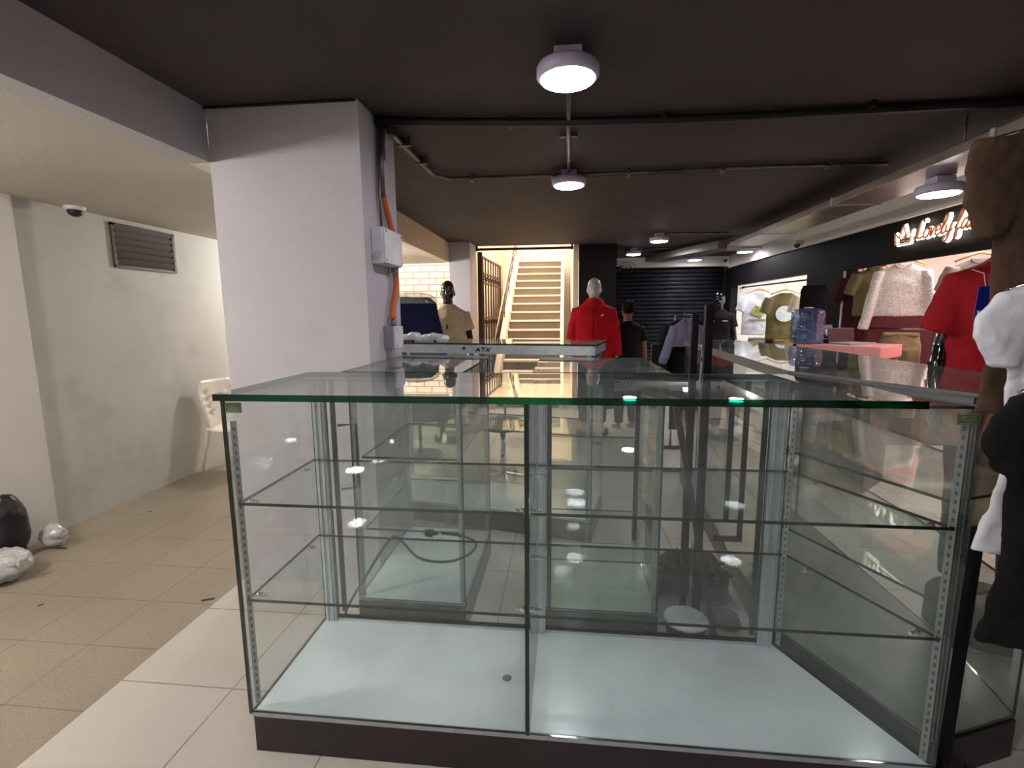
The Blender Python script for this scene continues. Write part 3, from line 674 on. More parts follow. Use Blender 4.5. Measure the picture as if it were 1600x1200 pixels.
# bin bags
def bag(label, c, rx, ry, rz, m, knot=True, disp=.05):
    t = thing('rubbish_bag', label, 'bag', (c[0], c[1], 0))
    mb = MB().ball((c[0], c[1], rz*.93), rx, ry, rz, 24)
    remesh(mb.build('bag_body', m, t), .012, 2, disp, .07)
    if knot:
        k = MB().tube([(c[0]+rx*.6, c[1]-.02, rz*1.35), (c[0]+rx*1.0, c[1]-.02, rz*1.45), (c[0]+rx*1.25, c[1]-.02, rz*1.5)], [.05, .02, .035], 10)
        remesh(k.build('knot', m, t), .008, 1, .02, .03)
bag('stuffed pale plastic rubbish bag at the left edge on the floor', (-3.18, 2.27, 0), .16, .14, .09, 'bag_white')
bag('small knotted pale plastic bag lying against the white pilaster', (-3.30, 2.67, 0), .09, .06, .075, 'bag_white')
bag('dark rubbish bag standing behind the pale bags', (-3.37, 2.49, 0), .085, .10, .22, 'bag_dark', knot=False, disp=.02)
for (x, y, L, a_, lb) in ((97, 857, .03, .1, 'dark scrap lying on the terrazzo near the pale bags'), (235, 800, .012, .5, 'tiny dark crumb on the terrazzo before the chair'), (63, 946, .012, 1.0, 'tiny dark crumb on the terrazzo at the left'), (325, 937, .03, .4, 'dirt smear on the terrazzo beside the white tiles')):
    c = at(x, y, Z=0); tag(MB().prism(rect(c.x, c.y, L, L*.25, a_), .0003, .003).build('floor_scrap', 'dirt'), lb, 'litter')

# ------------------------------------------------------------------ figures
def body_mb(h, arms='down'):
    """one standing figure facing local -y"""
    mb = MB(); H = h
    def ring(z, rx, ry, y=0, x=0): return ((x*H, y*H, z*H), (rx*H, 0, 0), (0, ry*H, 0))
    mb.loft([ring(.46, .07, .055), ring(.50, .095, .068, .004), ring(.54, .098, .066), ring(.60, .080, .054), ring(.66, .082, .055), ring(.72, .095, .064, -.004), ring(.77, .102, .062), ring(.805, .098, .050, .004), ring(.83, .055, .040, .004), ring(.845, .034, .034, .004), ring(.88, .031, .033, .0)], 20)
    # head
    mb.loft([ring(.868, .018, .022, -.014), ring(.876, .028, .036, -.010), ring(.890, .036, .046, -.006), ring(.910, .041, .052, -.003), ring(.935, .044, .056, 0), ring(.960, .043, .055, .002), ring(.982, .034, .044, .004), ring(.996, .016, .022, .005), ring(1.0, .003, .004, .005)], 20)
    mb.ball((0, -.056*H, .914*H), .008*H, .010*H, .013*H)           # nose
    mb.ball((0, -.046*H, .888*H), .014*H, .008*H, .005*H)           # lips
    for s in (-1, 1):
        mb.ball((s*.044*H, .004*H, .918*H), .005*H, .012*H, .018*H)  # ear
        mb.ball((s*.016*H, -.050*H, .934*H), .010*H, .005*H, .004*H)  # brow
        mb.tube([(s*.048*H, 0, .48*H), (s*.052*H, -.002*H, .40*H), (s*.054*H, -.004*H, .28*H), (s*.056*H, .006*H, .20*H), (s*.058*H, .004*H, .05*H), (s*.058*H, .0, .03*H)], [.056*H, .050*H, .034*H, .033*H, .021*H, .02*H], 14)
        mb.loft([((s*.058*H, .022*H, .018*H), (.02*H, 0, 0), (0, 0, .016*H)), ((s*.058*H, -.02*H, .022*H), (.024*H, 0, 0), (0, 0, .02*H)), ((s*.060*H, -.07*H, .012*H), (.026*H, 0, 0), (0, 0, .011*H)), ((s*.060*H, -.10*H, .008*H), (.016*H, 0, 0), (0, 0, .007*H))], 12)
        sh_, el, wr = Vector((s*.100*H, .004*H, .800*H)), Vector((s*.135*H, .012*H, .635*H)), Vector((s*.150*H, -.012*H, .495*H))
        mb.tube([sh_, sh_.lerp(el, .5), el, el.lerp(wr, .3), wr], [.032*H, .027*H, .021*H, .022*H, .014*H], 12)
        palm = wr + Vector((0, -.004*H, -.045*H))
        mb.loft([(wr, (0, .015*H, 0), (.011*H, 0, 0)), (wr.lerp(palm, .5), (0, .022*H, 0), (.011*H, 0, 0)), (palm, (0, .021*H, 0), (.009*H, 0, 0))], 12)
        for k, (dy, L) in enumerate(((-.017, .040), (-.006, .046), (.006, .043), (.016, .034))):
            a0 = palm + Vector((0, dy*H, .002*H)); a1 = a0+Vector((-s*.004*H, dy*.15*H, -L*.5*H)); a2 = a0+Vector((-s*.014*H, dy*.15*H, -L*H))
            mb.tube([a0, a1, a2], [.0052*H, .0050*H, .0040*H], 8)
        th = wr.lerp(palm, .35) + Vector((0, -.018*H, 0))
        mb.tube([th, th+Vector((-s*.008*H, -.014*H, -.016*H)), th+Vector((-s*.014*H, -.016*H, -.036*H))], [.007*H, .0058*H, .0045*H], 8)
    return mb
def tee_mb(h, loose=1.15, sleeve=.5, hem=.47, collar=.85, flare=1.0):
    mb = MB(); H = h; L = loose
    R = lambda z, rx, ry, y=0: ((0, y*H, z*H), (rx*H*L, 0, 0), (0, ry*H*L, 0))
    mb.loft([R(hem, .100*flare, .074), R(hem+.08, .100*flare, .072), R(.62, .094, .066), R(.70, .098, .068), R(.77, .103, .068), R(.808, .096, .056, .004), R(.826, .062, .047, .004), R(collar, .036, .040, .004)], 24)
    for s in (-1, 1):
        sh_, el, wr = Vector((s*.094*H, .004*H, .795*H)), Vector((s*.135*H, .012*H, .635*H)), Vector((s*.150*H, -.012*H, .495*H))
        if sleeve <= 1: mb.tube([sh_, sh_.lerp(el, sleeve*.5), sh_.lerp(el, sleeve+.2)], [.036*H*L, .038*H*L, .040*H*L], 16)
        else: mb.tube([sh_, sh_.lerp(el, .5), el, el.lerp(wr, .5), wr], [.037*H*L, .036*H*L, .032*H*L, .030*H*L, .026*H*L], 16)
    return mb
def legs_mb(h, loose=1.2, hem=.05):
    mb = MB(); H = h
    mb.loft([((0, 0, z*H), (rx*H*1.06, 0, 0), (0, ry*H*1.06, 0)) for z, rx, ry in ((.45, .085, .066), (.50, .104, .078), (.56, .098, .070), (.60, .088, .060))], 20)
    for s in (-1, 1):
        mb.tube([(s*.048*H, 0, .50*H), (s*.052*H, -.002*H, .40*H), (s*.055*H, -.004*H, .28*H), (s*.058*H, .004*H, hem*H)], [.056*H*1.08, .050*H*loose, .038*H*loose, .028*H*loose], 16)
    return mb
def mannequin(label, x, y, top, h, rz, skin, tee, cat='mannequin', sleeve=.5, loose=1.15, hem=.47, trousers='black_f', voxel=.008, collar=.85, stand=True):
    z0 = top-h
    t = thing('mannequin', label, cat, (x, y, 0), rz)
    T = Matrix.Translation((0, 0, z0))
    mb = body_mb(h); mb.bm.transform(T); remesh(mb.build('body', skin, t, world=False), .006, 3)
    mb = tee_mb(h, loose, sleeve, hem, collar); mb.bm.transform(T)
    tp = remesh(mb.build('jacket' if sleeve > 1 else 'shirt', tee, t, world=False), voxel, 5, .018, .10)
    mb = legs_mb(h); mb.bm.transform(T); remesh(mb.build('trousers', trousers, t, world=False), voxel, 4, .012, .1)
    if z0 > .012: MB().lathe([(.001, 0), (.20, 0), (.20, z0*.9), (.19, z0), (.001, z0)]).build('stand', 'black_metal', t, world=False)
    return t, tp, z0
# beige tee mannequin
t, tp, z0 = mannequin('black mannequin in a beige T-shirt left of the iron gate', -1.32, 5.55, 1.865, 1.80, .12, 'mann_black', 'beige_f')
MB().box((-.012, -.150, z0+1.285), (.012, -.132, z0+1.300)).box((-.012, -.150, z0+1.255), (.012, -.134, z0+1.275)).build('print', 'slot', t, world=False)
# red jacket mannequin
t, tp, z0 = mannequin('mannequin with a pale grey head in a zipped red jacket beside the stairs', .36, 6.0, 1.90, 1.84, -.08, 'mann_grey', 'redj_f', sleeve=2, loose=1.28, hem=.44, collar=.868)
MB().box((-.004, -.165, z0+.86), (.004, -.150, z0+1.50)).build('zip', 'darkred_f', t, world=False)
MB().bar((.085, -.157, z0+1.39), (.115, -.152, z0+1.405), .006, .012).build('print', 'gloss_white', t, world=False)
# black tee mannequin
t, tp, z0 = mannequin('black mannequin in a black shirt before the right end of the shutter', 2.50, 8.3, 1.80, 1.78, -.3, 'mann_black', 'black_f', loose=1.18)
for s in (-1, 1): MB().box((s*.10-.04, -.150, z0+1.315), (s*.10+.04, -.132, z0+1.330)).build('stripe', 'gloss_white', t, world=False)
# red tee mannequin near
t, tp, z0 = mannequin('glossy black mannequin in a red T-shirt with a hanging blue tag', 1.94, 2.32, 1.995, 1.84, -.30, 'mann_black', 'red_f', loose=1.42, hem=.40, trousers='maroon_f', sleeve=.62)
c = at(1534, 448, Y=2.08)
t = thing('price_tag', 'blue card price tag with a white emblem on the red T-shirt', 'tag', c)
p = [at(x, y, Y=2.08) for x, y in ((1530, 448), (1548, 446), (1541, 498), (1521, 500))]
mb = MB(); a = [mb.bm.verts.new(q) for q in p]; b = [mb.bm.verts.new(q+Vector((0, .003, 0))) for q in p]
mb.bm.faces.new(a); mb.bm.faces.new(b[::-1])
for i in range(4): mb.bm.faces.new((a[i], a[(i+1) % 4], b[(i+1) % 4], b[i]))
mb.build('card', 'blue_tag', t)
c = at(1540, 447, Y=2.08); MB().tube([c, c+Vector((.012, .03, .05)), c+Vector((.02, .10, .07))], .0015, 6).build('string', 'gloss_white', t)
c = at(1531, 490, Y=2.077); mb = MB()
for k in (-1, 0, 1): mb.tube([c+Vector((0, 0, -.004)), c+Vector((k*.005, 0, .003)), c+Vector((k*.009, 0, .012))], [.002, .004, .0015], 8)
mb.bar(c+Vector((-.008, 0, -.006)), c+Vector((.008, 0, -.006)), .002, .002)
mb.build('emblem', 'gloss_white', t)
# woman seen from behind
w_ = thing('person', 'woman with hair in a bun and a black T-shirt, seen from behind before the shutter', 'person', (.80, 6.3, 0), PI+.25)
H = 1.63
remesh(body_mb(H).build('body', 'skin', w_, world=False), .006, 3)
remesh(tee_mb(H, 1.16, .45, .50, .845).build('shirt', 'black_f', w_, world=False), .008, 5, .015, .1)
remesh(legs_mb(H).build('trousers', 'black_f', w_, world=False), .008, 4, .012, .1)
mb = MB(); mb.loft([((0, .010*H, .905*H), (.040*H, 0, 0), (0, .046*H, 0)), ((0, .010*H, .93*H), (.049*H, 0, 0), (0, .056*H, 0)), ((0, .006*H, .965*H), (.048*H, 0, 0), (0, .056*H, 0)), ((0, .006*H, .995*H), (.030*H, 0, 0), (0, .036*H, 0)), ((0, .006*H, 1.006*H), (.005*H, 0, 0), (0, .006*H, 0))], 20)
mb.bm.transform(Matrix.Translation((0, .012, 0))); mb.ball((0, .062*H, .975*H), .026*H, .022*H, .026*H)
remesh(mb.build('hair', 'hair', w_, world=False), .006, 2, .006, .02)

# ------------------------------------------------------------------ hanging clothes near the camera
def near_tee(name, label, Yp, body, sleeve, right, m, depth=.04):
    t = thing(name, label, 'T-shirt', at(1640, body[0][1], Y=Yp))
    mb = MB(); rings = []
    for k, (x, y) in enumerate(body):
        L = at(x, y, Y=Yp); Rr = at(right, y, Y=Yp); c = (L+Rr)/2; hw = (Rr.x-L.x)/2
        if k == 0:
            neck = c + Vector((0, 0, .045))
            rings.append((neck, (.085, 0, 0), (0, depth*.8, 0)))
            rings.append((c + Vector((0, 0, .022)), (hw*.72, 0, 0), (0, depth*.6, 0)))
        rings.append((c, (hw, 0, 0), (0, depth*(.7 if k == 0 else 1), 0)))
    mb.loft(rings, 40)
    for side in (0, 1):
        rings = []
        for (x0, y0, x1, y1) in sleeve:
            a, b = at(x0, y0, Y=Yp), at(x1, y1, Y=Yp)
            if side:
                xm = 2*at((right+1535)/2, 500, Y=Yp).x; a = Vector((xm-a.x, a.y, a.z)); b = Vector((xm-b.x, b.y, b.z))
            rings.append(((a+b)/2+Vector((0, -.01, 0)), (b-a)/2, (0, depth*.6, 0)))
        mb.loft(rings, 24)
    o = remesh(mb.build('fabric', m, t), .006, 4, .016, .055)
    MB().tube([neck+Vector((.088*math.cos(q*PI/12), depth*.9*math.sin(q*PI/12), .004)) for q in range(25)], .008, 8).build('collar', m, t)
    h = thing('clothes_hanger', 'chrome hanger inside the %s T-shirt of the near rack' % label.split(' T-shirt')[0].split()[-1], 'hanger', neck, 0)
    MB().tube([neck+Vector((-.20, 0, -.035)), neck+Vector((0, 0, .02)), neck+Vector((.20, 0, -.035))], .006, 8).build('shoulder_bar', 'chrome', h)
    MB().tube([neck+Vector(v) for v in ((0, 0, .02), (0, 0, .055), (.018, 0, .075), (0, 0, .092), (-.018, 0, .078))], .003, 8).build('hook', 'chrome', h)
    MB().tube([neck+Vector((0, 0, .083)), Vector((1.75, neck.y, neck.z+.083))], .006, 8).build('support_arm', 'chrome', h)
    return t
TEES = [
 ('hanging_shirt', 'large brown T-shirt hanging highest at the right edge', 1.345, [(1525, 222), (1540, 280), (1552, 372), (1548, 445), (1540, 560), (1530, 610), (1522, 645)], [(1516, 222, 1600, 212), (1503, 262, 1600, 300), (1500, 318, 1580, 345), (1519, 376, 1558, 371)], 1860, 'brown_f'),
 ('hanging_shirt', 'white T-shirt hanging between the brown and the black ones at the right edge', 1.25, [(1560, 458), (1568, 520), (1572, 580), (1572, 660), (1560, 760), (1530, 825), (1514, 866)], [(1556, 455, 1620, 447), (1518, 500, 1620, 510), (1514, 528, 1605, 545), (1538, 572, 1580, 572)], 1900, 'white_f'),
 ('hanging_shirt', 'black T-shirt hanging lowest and nearest at the right edge', 1.155, [(1585, 622), (1578, 680), (1572, 750), (1566, 850), (1550, 930), (1528, 985), (1519, 1012)], [(1572, 622, 1630, 612), (1542, 650, 1630, 665), (1526, 695, 1620, 720), (1545, 728, 1590, 758)], 1930, 'black_f')]
for a in TEES: near_tee(*a)
# chrome rack carrying them
t = thing('clothes_rack', 'chrome clothes rack at the right edge carrying the hanging T-shirts', 'rack', (1.45, 1.3, 0))
MB().tube([(1.75, 1.33, .02), (1.75, 1.33, 2.25)], .014).build('upright', 'chrome', t)
MB().tube([(1.75, 1.33, 2.25), (1.75, 1.12, 2.25), (1.75, 1.12, .02)], .012).build('upright', 'chrome', t)
MB().bar((1.30, 1.05, .03), (1.30, 1.52, .03), .025).build('foot_tube', 'chrome', t)
MB().bar((1.285, 1.05, .02), (1.285, 1.05, .42), .025).build('foot_tube', 'alu_matt', t)
MB().bar((1.285, 1.05, .42), (1.78, 1.20, .42), .025).bar((1.30, 1.28, .03), (1.9, 1.28, .03), .025).bar((1.285, 1.05, .30), (1.9, 1.30, .30), .02).build('cross_tube', 'alu_matt', t)
MB().bar((1.16, 1.44, .0), (1.19, 1.46, .86), .022).build('upright', 'black_metal', t)
# white plinth behind
tag(MB().box((1.68, 1.45, 0), (2.3, 1.85, .42)).build('display_block', 'shop_white', bevel=.004), 'low white display block on the floor behind the rack at the right', 'display block')

# ------------------------------------------------------------------ rack with suits, covered navy clothes
t = thing('clothes_rack', 'black rail rack of dark suits standing behind the two black posts', 'rack', (1.2, 4.75, 0))
MB().tube([(1.15, 4.55, .02), (1.15, 4.55, 1.46), (1.17, 5.35, 1.46), (1.17, 5.35, .02)], .013).build('rail', 'chrome', t)
MB().bar((.90, 4.55, .02), (1.40, 4.55, .02), .03).build('foot_tube', 'black_metal', t)
MB().bar((.92, 5.35, .02), (1.42, 5.35, .02), .03).build('foot_tube', 'black_metal', t)
def hung(name, label, x, y, ztop, wdt, ln, m, rz=0, dp=.05, sleeve=.22, sw=.055, group=None, cat='shirt', sang=.30, spread=.75, vox=.010, hook=True, lower=1.0):
    """garment on a hanger; ztop = shoulder line at the neck; faces local -y"""
    t = thing(name, label, cat, (x, y, ztop), rz, group)
    mb = MB(); hw = wdt/2
    R = lambda z, a, b: ((0, 0, z), (a, 0, 0), (0, b, 0))
    mb.loft([R(-ln, hw*lower, dp*1.1), R(-ln*.7, hw*.98, dp*1.1), R(-ln*.4, hw*.95, dp), R(-.16, hw*.95, dp*.9), R(-.07, hw*.92, dp*.7), R(-.035, hw*.6, dp*.6), R(0, hw*.30, dp*.55)], 28)
    for s in (-1, 1):
        if sleeve:
            a0 = Vector((s*hw*.86, 0, -.09)); d = Vector((s*math.sin(sang), 0, -math.cos(sang)))
            mb.tube([a0-d*.02, a0+d*sleeve*.5, a0+d*sleeve], [sw*.95, sw, sw*.95], 14)
    remesh(mb.build('fabric', m, t, world=False), vox, 5, .016, .09)
    k = MB().tube([(-hw*.32*1, .0, .004), (0, 0, .012), (hw*.32, 0, .004)], [hw*.06]*3, 8)
    MB().tube([((hw*.30)*math.cos(q*PI/10+PI), -dp*.5-.004+.0*q, .002+(.045)*math.sin(q*PI/10+PI)) for q in range(11)], .006, 6).build('collar', m, t, world=False)
    if hook:
        hk = MB().tube([(-hw*.8, 0, -.02), (-hw*.3, 0, .03), (0, 0, .05), (hw*.3, 0, .03), (hw*.8, 0, -.02)], [.008, .011, .013, .011, .008], 8)
        h = hk.build('clothes_hanger', 'wood', None)
        h.matrix_world = WM[t.name].copy(); tag(h, 'pale wooden hanger holding the ' + label.split(' hanging')[0].split(' with')[0], 'hanger', 'wooden clothes hangers')
        hk = MB().tube([(0, 0, .05), (0, 0, .075), (.02, 0, .10), (.0, 0, .12), (-.018, 0, .10)], .003, 6)
        o = hk.build('hook', 'chrome', h, world=False)
    return t
hung('suit_jacket', 'pale grey jacket hanging foremost on the black rail rack', 1.12, 4.62, 1.43, .30, .26, 'lilac_f', .25, .035, .34, .04, cat='jacket', hook=False)
hung('suit_trousers', 'black long garment hanging behind the short pale grey jacket', 1.19, 4.76, 1.42, .38, 1.05, 'black_f', .25, .05, .4, .045, cat='suit', hook=False)
hung('suit_jacket', 'black jacket hanging second on the black rail rack', 1.17, 4.88, 1.42, .40, .75, 'black_f', .2, .05, .5, .05, cat='jacket', hook=False)
hung('suit_jacket', 'dark navy jacket hanging at the back of the black rail rack', 1.17, 5.05, 1.41, .40, .8, 'navy_f', .2, .05, .5, .05, cat='jacket', hook=False)
# navy covered clothes
t = thing('covered_clothes', 'bulky navy garments under clear plastic behind the column', 'clothes', (-1.46, 4.9, 0))
mb = MB(); c0 = (-1.50, 4.9)
for z, a_ in ((.10, .30),): pass
mb.loft([((c0[0]+.05, c0[1], .4), (.32, 0, 0), (0, .20, 0)), ((c0[0]+.03, c0[1], 1.15), (.27, 0, 0), (0, .19, 0)), ((c0[0], c0[1], 1.45), (.24, 0, 0), (0, .17, 0)), ((c0[0]-.01, c0[1], 1.60), (.22, 0, 0), (0, .15, 0)), ((c0[0]-.02, c0[1], 1.655), (.17, 0, 0), (0, .11, 0))], 30)
remesh(mb.build('garments', 'navy_f', t), .012, 4, .02, .15)
mb = MB(); mb.loft([((c0[0]-.0, c0[1], 1.585), (.240, 0, 0), (0, .17, 0)), ((c0[0]-.01, c0[1], 1.645), (.225, 0, 0), (0, .155, 0)), ((c0[0]-.02, c0[1], 1.685), (.17, 0, 0), (0, .12, 0)), ((c0[0]-.02, c0[1], 1.70), (.08, 0, 0), (0, .07, 0))], 30)
remesh(mb.build('plastic_cover', 'film', t), .012, 3, .02, .05)
MB().tube([(c0[0], c0[1], .01), (c0[0], c0[1], .5)], .02).lathe([(.001, 0), (.22, 0), (.22, .02), (.001, .03)], (c0[0], c0[1], 0)).build('stand', 'black_metal', t)

# ------------------------------------------------------------------ far shop clothes
Ra = -.33
t = hung('hanging_shirt', 'white T-shirt with a green print hanging in the far shop', 3.20, 8.55, 1.80, .50, .70, 'white_f', Ra, .05, .22, .075, cat='T-shirt')
MB().box((-.13, -.066, -.46), (.13, -.060, -.44)).box((-.09, -.070, -.39), (.09, -.060, -.24), Matrix.Rotation(.5, 3, 'Y'), (0, -.065, -.31)).build('print', 'print_green', t, world=False)
t = hung('hanging_shirt', 'olive T-shirt with a round pale blue print hanging in the far shop', 3.32, 7.85, 1.76, .50, .70, 'olive_f', Ra, .05, .22, .075, cat='T-shirt')
MB().loft([((0, -.062, -.31), (.12, 0, 0), (0, 0, .12)), ((0, -.070, -.31), (.12, 0, 0), (0, 0, .12))], 28).build('print', 'print_blue', t, world=False)
hung('hanging_shirt', 'cream T-shirt hanging nearest in the far shop, beside the black pillar', 3.42, 7.15, 1.76, .50, .55, 'cream_f', Ra, .05, .22, .075, cat='T-shirt')
def pants(name, label, x, y, ztop, wd, ln, m, rz, split=.35, group=None):
    t = thing(name, label, 'trousers' if ln > .6 else 'shorts', (x, y, ztop), rz, group)
    mb = MB(); hw = wd/2
    mb.loft([((0, 0, 0), (hw*.85, 0, 0), (0, .05, 0)), ((0, 0, -.12), (hw, 0, 0), (0, .06, 0)), ((0, 0, -.24), (hw, 0, 0), (0, .055, 0))], 24)
    for s in (-1, 1): mb.tube([(s*hw*.48, 0, -.15), (s*hw*.55, 0, -ln*.6), (s*hw*.58, 0, -ln)], [hw*.52, hw*.50, hw*.48], 16)
    remesh(mb.build('fabric', m, t, world=False), .010, 4, .018, .08)
    MB().box((-hw*.86, -.055, -.03), (hw*.86, .055, .004)).build('waistband', m, t, world=False, bevel=.01)
    return t
pants('hanging_shorts', 'sand coloured shorts below the white printed T-shirt', 3.21, 8.50, 1.06, .34, .45, 'sand_f', Ra)
pants('hanging_shorts', 'tan trousers below the olive printed T-shirt', 3.34, 7.80, 1.06, .36, .70, 'khaki_f', Ra)
pants('hanging_shorts', 'dark wine shorts between the sand and the tan pair', 3.40, 8.25, 1.10, .34, .45, 'darkred_f', Ra)
t = thing('display_rail', 'dark hanging rail with arms in the far shop', 'rail', (3.35, 8.0, 1.93))
MB().tube([(3.25, 9.4, 1.925), (3.50, 6.7, 1.925)], .012).build('rail', 'black_metal', t)
MB().tube([(3.25, 9.4, 1.925), (3.25, 9.455, 1.925)], .02).build('bracket', 'black_metal', t)
tag(MB().box((3.165, 9.448, 1.60), (3.25, 9.458, 1.70)).build('wall_notice', 'print_blue'), 'small pale blue notice on the white wall of the far shop', 'notice')
# near shop
struct('wall_shop_two', MB().box((3.20, 5.70, 0), (4.6, 5.755, 1.62)), 'darkred_f')
Rb = -.52
hung('hanging_sweater', 'white sequin cardigan with long sleeves hanging in the near shop', 3.23, 5.15, 1.93, .42, .50, 'sequin_f', Rb, .05, .55, .048, cat='sweater', sang=.16)
hung('hanging_shirt', 'grey olive top hanging just behind the white sequin cardigan', 3.16, 5.47, 1.93, .32, .50, 'olive_f', Rb, .05, .2, .06, cat='top')
hung('hanging_shirt', 'dark wine sequin top hanging at the left end of the near shop', 3.12, 5.66, 1.90, .26, .75, 'darkred_f', Rb, .04, .25, .05, cat='top', hook=False)
hung('hanging_shirt', 'pale grey top hanging right of the white cardigan in the near shop', 3.62, 4.78, 1.93, .42, .42, 'grey_f', Rb, .05, .2, .06, cat='top')
hung('hanging_shirt', 'white top hanging lower right of the white cardigan in the near shop', 3.63, 4.78, 1.52, .40, .30, 'white_f', Rb, .05, .15, .06, cat='top', hook=False)
pants('hanging_trousers', 'khaki trousers hanging under the white sequin cardigan', 3.19, 5.02, 1.27, .32, .80, 'khaki_f', Rb)
pants('hanging_trousers', 'dark wine trousers hanging right of the khaki pair', 3.43, 4.72, 1.27, .22, .85, 'darkred_f', Rb)
pants('hanging_trousers', 'white trousers hanging right of the dark wine pair', 3.58, 4.46, 1.27, .18, .85, 'white_f', Rb)
t = thing('display_rail', 'pale hanging rail across the near shop', 'rail', (3.4, 5.1, 2.05))
MB().tube([(3.17, 5.70, 2.05), (3.9, 4.5, 2.05)], .010).build('rail', 'chrome', t)
MB().tube([(3.17, 5.70, 1.30), (3.9, 4.45, 1.30)], .010).build('rail', 'chrome', t)
MB().tube([(3.17, 5.66, 0.0), (3.17, 5.66, 2.05)], .016).build('upright', 'white_plastic', t)
tag(MB().tube([(XR-.03, 5.72, 0), (XR-.03, 5.72, FZ+.01)], .014).build('wall_pipe', 'white_plastic'), 'thin pale pipe at the edge of the black pillar and the near shop', 'pipe')

# ------------------------------------------------------------------ the sign
def strokes(mb, segs, o, sc, r, shear=.22, x=XR-.10):
    # letters run towards -Y; u to the right as seen from the hall, v up
    for pts in segs:
        fine = []; P = [Vector((0, 0, 0))]*0
        P = [Vector((x, o[0]-(u+shear*v_)*sc, o[1]+v_*sc)) for u, v_ in pts]
        for i in range(len(P)-1):
            p0, p1, p2, p3 = P[max(i-1, 0)], P[i], P[i+1], P[min(i+2, len(P)-1)]
            for k in range(5):
                f = k/5; fine.append(.5*((2*p1)+(p2-p0)*f+(2*p0-5*p1+4*p2-p3)*f*f+(-p0+3*p1-3*p2+p3)*f*f*f))
        fine.append(P[-1]); mb.tube(fine, r, 8)
GL = {'L': ([[(.55, .85), (.5, 1.0), (.3, .95), (.25, .6), (.25, .2), (.1, 0), (0, .1), (.15, .15), (.4, 0), (.7, .08)]], .72),
 'o': ([[(.2, .5), (.02, .3), (.1, 0), (.35, .02), (.42, .3), (.25, .5), (.45, .42)]], .45),
 'v': ([[(0, .45), (.1, .4), (.15, 0), (.35, .45), (.5, .42)]], .45),
 'e': ([[(.02, .22), (.35, .3), (.25, .52), (.05, .4), (.05, .08), (.25, 0), (.45, .15)]], .42),
 'l': ([[(0, .1), (.25, .7), (.2, 1.0), (.08, .8), (.1, .1), (.22, 0), (.35, .12)]], .32),
 'y': ([[(0, .45), (.08, .1), (.28, .08), (.38, .48), (.34, -.1), (.2, -.42), (.02, -.35), (.15, -.15), (.5, .15)]], .52),
 'f': ([[(.0, .1), (.25, .65), (.3, 1.0), (.15, .9), (.12, .2), (.1, -.35), (.22, -.3), (.2, .0), (.4, .12)]], .42),
 'a': ([[(.38, .42), (.15, .5), (.02, .2), (.12, 0), (.35, .25), (.4, .48), (.36, .1), (.45, .0), (.55, .12)]], .54),
 's': ([[(0, .1), (.25, .52), (.32, .2), (.18, 0), (.02, .05)]], .42)}
sg = thing('shop_sign', 'glowing copper script sign reading Lovely fas on the black fascia', 'sign', (XR-.05, 4.6, 2.1))
def word(txt, y, z, sc):
    for ch in txt:
        if ch == ' ': y -= .25*sc; continue
        seg, adv = GL[ch]
        mb = MB(); strokes(mb, seg, (y, z), sc, .0125, x=XR-.03); mb.build('letter_glow', 'sign_glow', sg)
        mb = MB(); strokes(mb, seg, (y, z), sc, .0075, x=XR-.055); mb.build('letter', 'copper', sg)
        y -= adv*sc
    return y
word('Lovely', 4.66, 2.085, .145)
word('fas', 4.22, 2.09, .145)
mb = MB(); y0, z0_ = 4.90, 2.045
cr = [(0, .02), (-.02, .13), (.045, .08), (.09, .19), (.135, .08), (.20, .13), (.18, .02), (0, .02)]
P = [Vector((XR-.03, y0-u, z0_+v_)) for u, v_ in cr]
for i in range(len(P)-1): mb.tube([P[i], P[i+1]], .011, 8)
mb.build('crown_glow', 'sign_glow', sg)
mb = MB(); P = [p+Vector((-.025, 0, 0)) for p in P]
for i in range(len(P)-1): mb.tube([P[i], P[i+1]], .005, 8)
mb.tube([(XR-.055, y0-.01, z0_+.04), (XR-.055, y0-.09, z0_+.048), (XR-.055, y0-.17, z0_+.04)], .005, 8)
mb.build('crown', 'copper', sg)
HP = {'h': [[(0, 0), (0, 1)], [(0, .5), (.4, .5), (.4, 0)]], 'o': [[(.2, .6), (0, .3), (.2, 0), (.4, .3), (.2, .6)]], 'p': [[(0, -.4), (0, .6), (.4, .5), (.4, .1), (0, 0)]], 'e': [[(0, .3), (.4, .35), (.25, .6), (0, .4), (.05, 0), (.4, .1)]]}
mb = MB()
for k, ch in enumerate('hope'):
    for sk in HP[ch]:
        p = [Vector((XR-.06, y0-.025-k*.034-u*.055, z0_+.065+v_*.04)) for u, v_ in sk]
        for q in range(len(p)-1): mb.tube([p[q], p[q+1]], .0035, 6)
mb.build('crown_letters', 'copper', sg)

# ------------------------------------------------------------------ pink desk and what stands on it
t = thing('reception_desk', 'desk with a thick pink top before the black pillar', 'desk', (2.4, 4.4, 0))
D0, D1, D2, D3 = (2.01, 4.48), (2.44, 4.05), (2.85, 4.45), (2.42, 4.88)
MB().prism([D0, D1, D2, D3], 1.10, 1.20).build('desk_top', 'pink_lam', t, bevel=.004)
MB().prism([(2.06, 4.48), (2.44, 4.10), (2.80, 4.45), (2.42, 4.83)], 0, 1.10).build('desk_body', 'base_black', t)
jx, jy, jz = 2.16, 4.60, 1.2005
jx, jy = 2.20, 4.56
jx, jy = 2.135, 4.575
t = thing('water_bottle', 'large blue water bottle standing on the pink desk', 'bottle', (jx, jy, jz))
MB().lathe([(.001, 0), (.115, 0), (.13, .015), (.13, .07), (.124, .08), (.13, .09), (.13, .15), (.124, .16), (.13, .17), (.13, .23), (.128, .27), (.115, .295), (.07, .305), (.001, .308)], (jx, jy, jz), 36).build('bottle_body', 'water', t)
